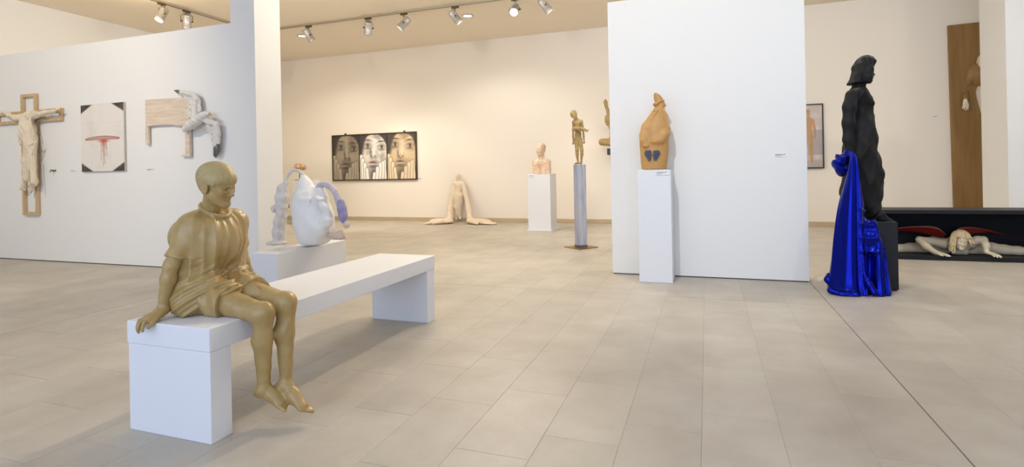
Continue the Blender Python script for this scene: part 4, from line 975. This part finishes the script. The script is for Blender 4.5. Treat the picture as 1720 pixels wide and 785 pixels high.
A = Clay((.95, 6.0, .0), (1.24, 6.6, 1.5), .009)
A.column(prof(6.3, [(1402, 1432, 478), (1405, 1434, 420), (1409, 1436, 370), (1411.5, 1438, 320), (1415, 1440, 270)], [.12, .13, .14, .14, .12], 20), .01); A.disp(dressf, band=.04)
A.cut((0, 0, .006), (0, 0, -1)); A.cut((1.238, 0, 0), (1, 0, 0)); A.build('robe_train', BW, t)

SAT = mat('blue_satin', (9, 24, 138), .24, .88); 
A = Clay((.86, 5.55, .0), (1.70, 6.22, 1.48), .005)
A.column(prof(5.86, [(1391, 1464, 499), (1390, 1466, 490), (1391, 1464, 470), (1395, 1460, 440), (1399.5, 1457, 402), (1405, 1453, 365), (1410, 1450, 340), (1418, 1446, 307), (1424, 1442, 280), (1427, 1439, 266), (1429.5, 1436, 256)], [.20, .19, .155, .135, .115, .10, .09, .07, .05, .035, .02], 60), .01)
A.column(prof(5.84, [(1454, 1497, 499), (1455, 1496, 488), (1457, 1493, 468), (1459, 1489, 440), (1461, 1484, 412), (1461.5, 1478, 392), (1463, 1472, 374), (1465, 1470, 369)], [.125, .12, .105, .095, .08, .06, .035, .02], 40), .01)
cA, cB = pk(1432, 300, 5.9), pk(1472, 420, 5.86)
rdg = lambda v, e=.02: 1-np.sqrt(np.sin(v)**2+e)
def satf(x, y, z):
    b_ = x > 1.385; cx = np.where(b_, cB[0]+.02, np.interp(z, [0, 1.4], [pk(1428, 498, 5.9)[0], cA[0]])); cy = np.where(b_, 5.9, 5.95)
    th = np.arctan2(y-cy, x-cx); r_ = np.hypot(x-cx, y-cy); tw = th+.35*np.sin(2*th+1.2)+.18*np.sin(5*th+.4)
    a = np.maximum(rdg(4.5*tw+.30*np.sin(1.7*z)+.3, .03), 0); b = np.maximum(rdg(10*tw+.4*np.sin(2*z+1)+1.1, .04), 0)
    g_ = np.clip(r_*3.2, .12, .85)*(.55+.45*np.sin(1.5*th+1.0)**2)
    sw = np.exp(-((x-1.385)/.07)**4)*(z > .36)*(z < .80)*(y < 5.95); rr = np.hypot((x-1.385)*1.1, z-.86)
    return -g_*(1-.75*sw)*(.056*(a**1.2-.45)+.018*(b**1.3-.40))-sw*.016*(np.maximum(rdg(26*rr+.5), 0)**1.4-.4)
A.chain([pk(1457, 378, 5.85), pk(1457, 400, 5.83), pk(1457, 420, 5.83)], [.050, .055, .045], .05)
A.disp(satf, band=.10)
A.chain([pk(1452, 460, 5.76), pk(1460, 478, 5.72), pk(1468, 492, 5.70)], [.02, .03, .03], .02); A.chain([pk(1395, 488, 5.72), pk(1415, 496, 5.68), pk(1440, 497, 5.68)], [.03, .028, .025], .03)
A.chain([pk(1392, 462, 5.86), pk(1390, 470, 5.84), pk(1394, 478, 5.82)], [.02, .028, .02], .02)
A.cut((0, 0, .003), (0, 0, -1)); A.cut((0, 5.996, 0), (0, 1, 0), (1.246, 5.9, 0), (1.70, 6.3, .66)); A.cut((1.247, 0, 0), (1, 0, 0), (1.2, 5.998, 0), (1.70, 6.3, .66))
V, F = A.mesh()
A2 = Clay((1.0, 5.85, .98), (1.36, 6.25, 1.52), .0055)
A2.chain([pk(1432, 258, 5.90), pk(1424, 260, 5.96), pk(1415, 268, 6.02)], [.028, .035, .05], .02); A2.ell(pk(1410, 276, 6.03), (.062, .07, .085), None, .03); A2.ell(pk(1415, 288, 6.03), (.045, .05, .055), None, .03)
A2.disp(lambda x, y, z: -.016*((1-np.abs(np.sin(48*x+22*z+14*y)))**1.5-.4)-.006*np.sin(70*z+30*y), band=.04)
t = thing('blue_cloth', 'shiny metallic blue satin cloth falling from the black woman\'s hand to the floor', 'cloth', (1.25, 5.85, 0))
link('hanging_drape', V, F, SAT, t); A2.build('gathered_end', SAT, t)

PW = mat('pale_clay_skin', (206, 194, 168), .5, bump=(60, .25, .003), var=(6, (190, 176, 148), .3)); PH = mat('straw_clay_hair', (202, 184, 148), .55, bump=(60, .3, .004), var=(12, (174, 152, 112), .3))
RED = mat('oxblood_leather', (128, 30, 20), .35, var=(4, (104, 22, 16), .3), coat=.2)
pq = lambda sx, sy, Y=8.15: PY(1500+sx/7.136, 340+sy/7.136, Y)
t = thing('lying_woman_statue', 'pale clay woman with straw hair doing the splits inside the black box', 'statue', (2.85, 8.2, .05))
HQ = pq(815, 462, 8.10)
A = Clay((2.0, 7.93, .047), (4.055, 8.475, .46), .0085, (HQ-.17, HQ+.17, .0042))
RQ = rot(-PI/2-.10, .05, -.12); head(A, HQ, .215, RQ)
A.chain([HQ+RQ@np.array((-.05, 0, -.05)), pq(790, 520, 8.27)], [.055, .06], .02)
A.chain([pq(610, 500, 8.25), pq(790, 500, 8.28), pq(925, 495, 8.25)], [.07, .09, .07], .04); A.chain([pq(770, 500, 8.3), pq(770, 520, 8.38)], [.11, .11], .04)
for s_ in (-1, 1): A.ell(pq(800+45*s_, 590, 8.20), (.055, .055, .05), None, .02)
A.chain([pq(605, 500, 8.22), pq(450, 470, 8.20), pq(318, 448, 8.17)], [.060, .050, .040], .02); A.chain([pq(318, 450, 8.17), pq(400, 530, 8.12), pq(530, 618, 8.07)], [.040, .042, .026], .02)
A.chain([pq(925, 490, 8.22), pq(1010, 455, 8.20), pq(1085, 450, 8.17)], [.060, .050, .042], .02); A.chain([pq(1085, 455, 8.17), pq(1115, 520, 8.11), pq(1122, 592, 8.07)], [.042, .040, .026], .02)
for w0, px_, m_ in ((pq(530, 622, 8.07), (650, 655, 8.00), -1), (pq(1122, 600, 8.07), (1215, 655, 7.99), 1)):
    x_ = pq(*px_)-w0; x_[2] = -.12*np.linalg.norm(x_); x_ /= np.linalg.norm(x_); z_ = np.array((0, 0, 1.)); z_ = z_-x_*(x_@z_); z_ /= np.linalg.norm(z_)
    w0 = w0.copy(); w0[2] = max(w0[2], .082); hand(A, w0, .165, np.stack([x_, np.cross(z_, x_), z_], 1), (.12, .22, .15), .5, .30, -m_*-1, .008)
A.chain([pq(760, 560, 8.38), pq(500, 540, 8.36), pq(330, 545, 8.33), pq(200, 550, 8.32), pq(70, 560, 8.30), pq(-60, 565, 8.28)], [.12, .10, .072, .062, .058, .035], .03)
A.chain([pq(780, 560, 8.38), pq(1020, 545, 8.36), pq(1180, 555, 8.33), pq(1330, 570, 8.32), pq(1500, 585, 8.30), pq(1640, 590, 8.28), pq(1720, 595, 8.26)], [.12, .10, .072, .060, .056, .040, .032], .03)
A.ell(pq(530, 425, 8.42), (.07, .05, .045), None, .03)
A.cut((0, 0, .051), (0, 0, -1)); A.build('body', PW, t)
A = Clay(HQ-(.22, .13, .20), HQ+(.20, .17, .19), .0044)
hp = lambda a, b, c: HQ+RQ@np.array((a, b, c))*.215
A.ell(hp(-.10, 0, .14), np.array((.47, .40, .42))*.215, RQ, 0)
A.ell(hp(.36, -.05, -.18), np.array((.36, .24, .46))*.215, RQ, .015, '-')
rs = np.random.default_rng(4)
for i in range(170):
    th = rs.uniform(-PI, PI); a0 = abs(th)
    if a0 < .75 and rs.uniform() < .6: continue
    c0 = hp(-.02, .02, .52); r0 = rs.uniform(.95, 1.12); L = rs.uniform(-.62, -.30) if a0 > .6 else rs.uniform(-.02, .12)
    L = L*.62 if th > 0 else L*1.55
    pts = [hp(-.10+.47*r0*math.cos(th)*math.sin(u_), .40*r0*math.sin(th)*math.sin(u_), .14+.42*r0*math.cos(u_)) for u_ in (.35, .9, 1.35)]
    if a0 > .5:
        e = pts[-1]; n_ = 4
        for k in range(n_):
            e = e+np.array((rs.uniform(-.006, .006)+(-.008 if th < 0 else .004), -.008, (L*.215)/n_)); e[2] = max(e[2], .058); pts.append(e)
    A.chain(spline(pts, 2*len(pts)), rs.uniform(.0055, .0085), .004)
A.cut((0, 0, .051), (0, 0, -1)); A.build('hair', PH, t)
def ribbon(up, lowr, yf, th, n=40):
    U = spline(up, n); L = spline(lowr, n); V = []; F = []; m = 5
    for i in range(n):
        for j in range(m):
            f = j/(m-1); a = PY(1500+U[i][0]/7.136, 340+U[i][1]/7.136, yf(i/(n-1), f)); b = PY(1500+L[i][0]/7.136, 340+L[i][1]/7.136, yf(i/(n-1), f)); V.append(a*(1-f)+b*f)
    nv = len(V); V += [v+np.array((0, th, 0)) for v in V]
    for i in range(n-1):
        for j in range(m-1):
            a = i*m+j; F.append([a, a+1, a+m+1, a+m]); F.append([a+nv, a+m+nv, a+m+1+nv, a+1+nv])
    rim = [i*m for i in range(n)]+[(n-1)*m+j for j in range(1, m)]+[i*m+m-1 for i in range(n-2, -1, -1)]+[j for j in range(m-2, 0, -1)]
    for k in range(len(rim)): a, b = rim[k], rim[(k+1) % len(rim)]; F.append([a, b, b+nv, a+nv])
    return V, F
link('wing', *ribbon([(-120, 345), (75, 306), (250, 288), (400, 284), (500, 292), (570, 322), (640, 385)], [(-120, 372), (75, 352), (220, 358), (350, 378), (450, 398), (540, 420), (600, 428)], lambda f, g_: 8.30+.08*g_-.05*f, .012), RED, t)
link('wing', *ribbon([(770, 318), (850, 296), (960, 300), (1100, 322), (1250, 362), (1400, 398), (1600, 436), (1700, 452)], [(830, 420), (920, 392), (1000, 377), (1120, 374), (1250, 388), (1400, 410), (1600, 446), (1700, 462)], lambda f, g_: 8.26+.08*g_+.06*f, .012), RED, t)

# ---------------------------------------------------------------- tall board with the figure pressing through
BRN = mat('brown_board', (150, 116, 66), .5, grain=((132, 98, 50), (9, 9, .8)), bump=(20, .1, .004))
IVO = mat('ivory_skin', (230, 216, 196), .5)
t = thing('wooden_board', 'tall brown wooden board with a shoulder and a pale hand coming out of it', 'sculpture', (4.42, YB, 0))
pr = lambda sx, sy, Y=YB-.05: PY(1580+sx/5.608, 80+sy/5.608, Y)
e0 = PY(1592, 43, YB-.05); eb = PY(1602, 348, YB-.05); zb_ = e0[2]
sl_ = (eb[0]-e0[0])/(eb[2]-e0[2]); xbot = e0[0]-sl_*e0[2]
notch = [pr(388, 640), pr(372, 590), pr(352, 520), pr(334, 450), pr(332, 410), pr(352, 360), pr(378, 320)]
poly = [(xbot, .004), (4.80, .004), (4.80, notch[0][2])]+[xz(p) for p in spline(notch, 20)]+[(4.80, notch[-1][2]), (4.80, zb_+.02), (e0[0], zb_)]
link('board', *prism(poly, YB-.05, YB-.012), BRN, t, smooth=False)
A = Clay((4.2, 11.68, 2.0), (4.79, YB-.02, 3.4), .009)
A.ell(pr(365, 245, YB-.05), (.20, .10, .21), None, .05); A.ell(pr(395, 260, YB-.08), (.13, .08, .18), None, .06); A.chain([pr(290, 240, YB-.05), pr(270, 300, YB-.05), pr(250, 348, YB-.04)], [.05, .045, .03], .06)
A.chain([pr(248, 410, YB-.04), pr(238, 465, YB-.07), pr(233, 494, YB-.11)], [.02, .040, .036], .05)
A.disp(lambda x, y, z: -.003*((1-np.abs(np.sin(24*x+30*z)))**2-.35), band=.03); A.cut((0, YB-.0495, 0), (0, 1, 0)); A.build('pressing_shoulder', BRN, t)
A = Clay(pr(180, 600)-(.05, .3, .02), pr(275, 470)+(.05, .1, .05), .0055)
hw = pr(233, 498, YB-.13); hx = np.array((-.06, -.15, -1.)); hx /= np.linalg.norm(hx); hz = np.array((.1, -1., .1)); hz -= hx*(hx@hz); hz /= np.linalg.norm(hz)
hand(A, hw, .185, np.stack([hx, np.cross(hz, hx), hz], 1), (.15, .2, .15), .55, .28, 1, .008); A.build('hand', IVO, t)
A = Clay((4.40, 11.70, 1.9), (5.05, YB-.01, 3.62), .010)
A.column([((4.80, YB-.012, z_), .30, .036) for z_ in (notch[0][2]-.02, notch[-1][2]+.02)], .01)
head(A, pr(400, 130, YB-.12), .25, rot(-PI/2-.3, .1), detail=.5); A.cone(pr(400, 165, YB-.10), pr(410, 210, YB-.08), .06, .07, .03)
A.cut((0, YB-.011, 0), (0, 1, 0)); A.build('emerging_body', IVO, t)

# ---------------------------------------------------------------- ceiling tracks, spotlights, downlights
RAIL = mat('track_aluminium', (176, 166, 146), .4, .3); BRO = mat('brown_track_metal', (98, 80, 48), .5, .3); HGR = mat('spot_housing', (190, 186, 180), .35, .35, coat=.2); CAP = mat('housing_cap', (150, 146, 142), .5, .3)
LENS = mat('lit_lens', (255, 255, 255), .3, emit=26, emitc=(1.0, .93, .80)); WIRE = mat('lead_wire', (176, 150, 104), .6)
t = thing('ceiling_track', 'long pale lighting track running parallel to the back wall', 'track', (0, 9.2, ZC-.04))
box('rail', (-8.925, 9.18, ZC-.036), (7.9, 9.22, ZC-.0005), RAIL, t); box('conductor_edge', (-8.925, 9.172, ZC-.040), (7.9, 9.184, ZC-.0365), BRO, t)
t = thing('ceiling_track', 'short lighting track running from the entrance side above the left partition', 'track', (-8.95, 7.5, ZC-.04))
box('rail', (-8.97, 5.0, ZC-.036), (-8.93, 9.22, ZC-.0005), RAIL, t); box('conductor_edge', (-8.978, 5.0, ZC-.040), (-8.966, 9.22, ZC-.0365), BRO, t)
HEADS = [((-7.654, 9.2), (.26, .50, -.8), 'leftmost spotlight on the long track, just right of the column, aimed down away', 90), ((-6.218, 9.2), (-.42, .45, -.8), 'grey spotlight tilted down to the left above the triptych, capped end showing', 90),
         ((-5.414, 9.2), (-.62, -.30, -.72), 'grey spotlight with its glowing lens turned down left, between two dark-fronted ones', 60), ((-4.331, 9.2), (.55, .30, -.78), 'grey spotlight tilted down to the right beside the small downlight', 90),
         ((-3.157, 9.2), (.08, -.80, -.60), 'glaring spotlight on the long track pointing straight at the hall', 90), ((-2.603, 9.2), (.58, .25, -.78), 'rightmost spotlight of the long track, cut by the top edge', 90),
         ((-8.95, 6.99), (-.05, -.42, -.90), 'glowing spotlight above the left partition, the brighter of the pair', 60), ((-8.95, 7.48), (-.40, .30, -.87), 'grey unlit-looking spotlight beside the glowing one above the left partition', 60)]
def xform(VF, M3, o):
    return [tuple(M3@np.array(v)+o) for v in VF[0]], VF[1]
for (hx_, hy_), aim, lab, pw_r in HEADS:
    zt = ZC-.040; t = thing('track_spotlight', lab, 'spotlight', (hx_, hy_, zt), 'spotlights on the ceiling tracks')
    al = (.07, .022) if hy_ == 9.2 else (.022, .07)
    box('adapter', (hx_-al[0], hy_-al[1], zt-.035), (hx_+al[0], hy_+al[1], zt-.0005), BRO, t, .003)
    a_ = np.array(aim, float); a_ /= np.linalg.norm(a_); hz_ = np.array((a_[0], a_[1], 0)); hz_ /= np.linalg.norm(hz_); sd = np.array((-hz_[1], hz_[0], 0)); up = np.cross(a_, sd)
    c_ = np.array((hx_, hy_, zt-.20)); R_ = 1.18
    yk = [c_+sd*.093, c_+sd*.093+(0, 0, .10), np.array((hx_, hy_, zt-.07))+sd*.06, np.array((hx_, hy_, zt-.07))-sd*.06, c_-sd*.093+(0, 0, .10), c_-sd*.093]
    link('yoke', *tube(yk, .006, 6), BRO if hy_ != 9.2 else HGR, t); link('stem', *tube([(hx_, hy_, zt-.034), (hx_, hy_, zt-.072)], .011, 8), BRO, t)
    M3 = np.stack([sd, up, a_], 1); bd = []
    ring = [(-.130, .052), (-.128, .066), (-.10, .072), (.08, .072), (.082, .077), (.118, .079), (.130, .079), (.130, .070), (.105, .066)]
    n_ = 20; V = [(r*math.cos(2*PI*k/n_), r*math.sin(2*PI*k/n_), z_) for z_, r in ring for k in range(n_)]; F = [[i*n_+k, i*n_+(k+1) % n_, (i+1)*n_+(k+1) % n_, (i+1)*n_+k] for i in range(len(ring)-1) for k in range(n_)]+[list(range(n_))[::-1]]
    hb = link('housing', *xform((V, F), M3, c_), HGR, t)
    link('end_cap', *xform(tube([(0, 0, -.136), (0, 0, -.1305)], .058, 20), M3, c_), CAP, hb, smooth=False)
    link('lens', *xform(tube([(0, 0, .100), (0, 0, .108)], .0655, 20), M3, c_), LENS, hb, smooth=False)
    for s_ in (-1, 1): link('pivot_knob', *xform(tube([(.073*s_, 0, 0), (.104*s_, 0, 0)], .014, 10), M3, c_), BRO, t)
    w_ = spline([np.array((hx_, hy_, zt-.05)), np.array((hx_, hy_, zt-.05))+sd*.05+(0, 0, .0)-hz_*.03, c_-a_*.10+up*.07+sd*.02, c_-a_*.132], 12); link('cable', *tube(w_, .004, 5), WIRE, t)
    p_ = c_+a_*.15; spot('track_lamp', tuple(p_), tuple(p_+a_*3), pw_r*1.65, (1.0, .90, .78), 70, .6, .05)
for (x, y), lab in zip(DOWN[:2], ('small recessed downlight half behind the leftmost track spotlight', 'small recessed downlight right of the fourth track spotlight')):
    t = thing('downlight', lab, 'downlight', (x, y, ZC-.02), 'recessed downlights in the ceiling')
    n_ = 28; ring = [(.088, -.0005), (.118, -.0005), (.118, -.012), (.095, -.018), (.088, -.012)]; V = [(x+r*math.cos(2*PI*k/n_), y+r*math.sin(2*PI*k/n_), ZC+z_) for r, z_ in ring for k in range(n_)]
    F = [[i*n_+k, i*n_+(k+1) % n_, ((i+1) % 5)*n_+(k+1) % n_, ((i+1) % 5)*n_+k] for i in range(5) for k in range(n_)]
    link('trim_ring', V, F, HGR, t); link('lamp_disc', *tube([(x, y, ZC-.010), (x, y, ZC-.004)], .085, 24), mat('downlight_glow', (255, 255, 255), .3, emit=2.5, emitc=(1.0, .92, .78)), t, smooth=False)
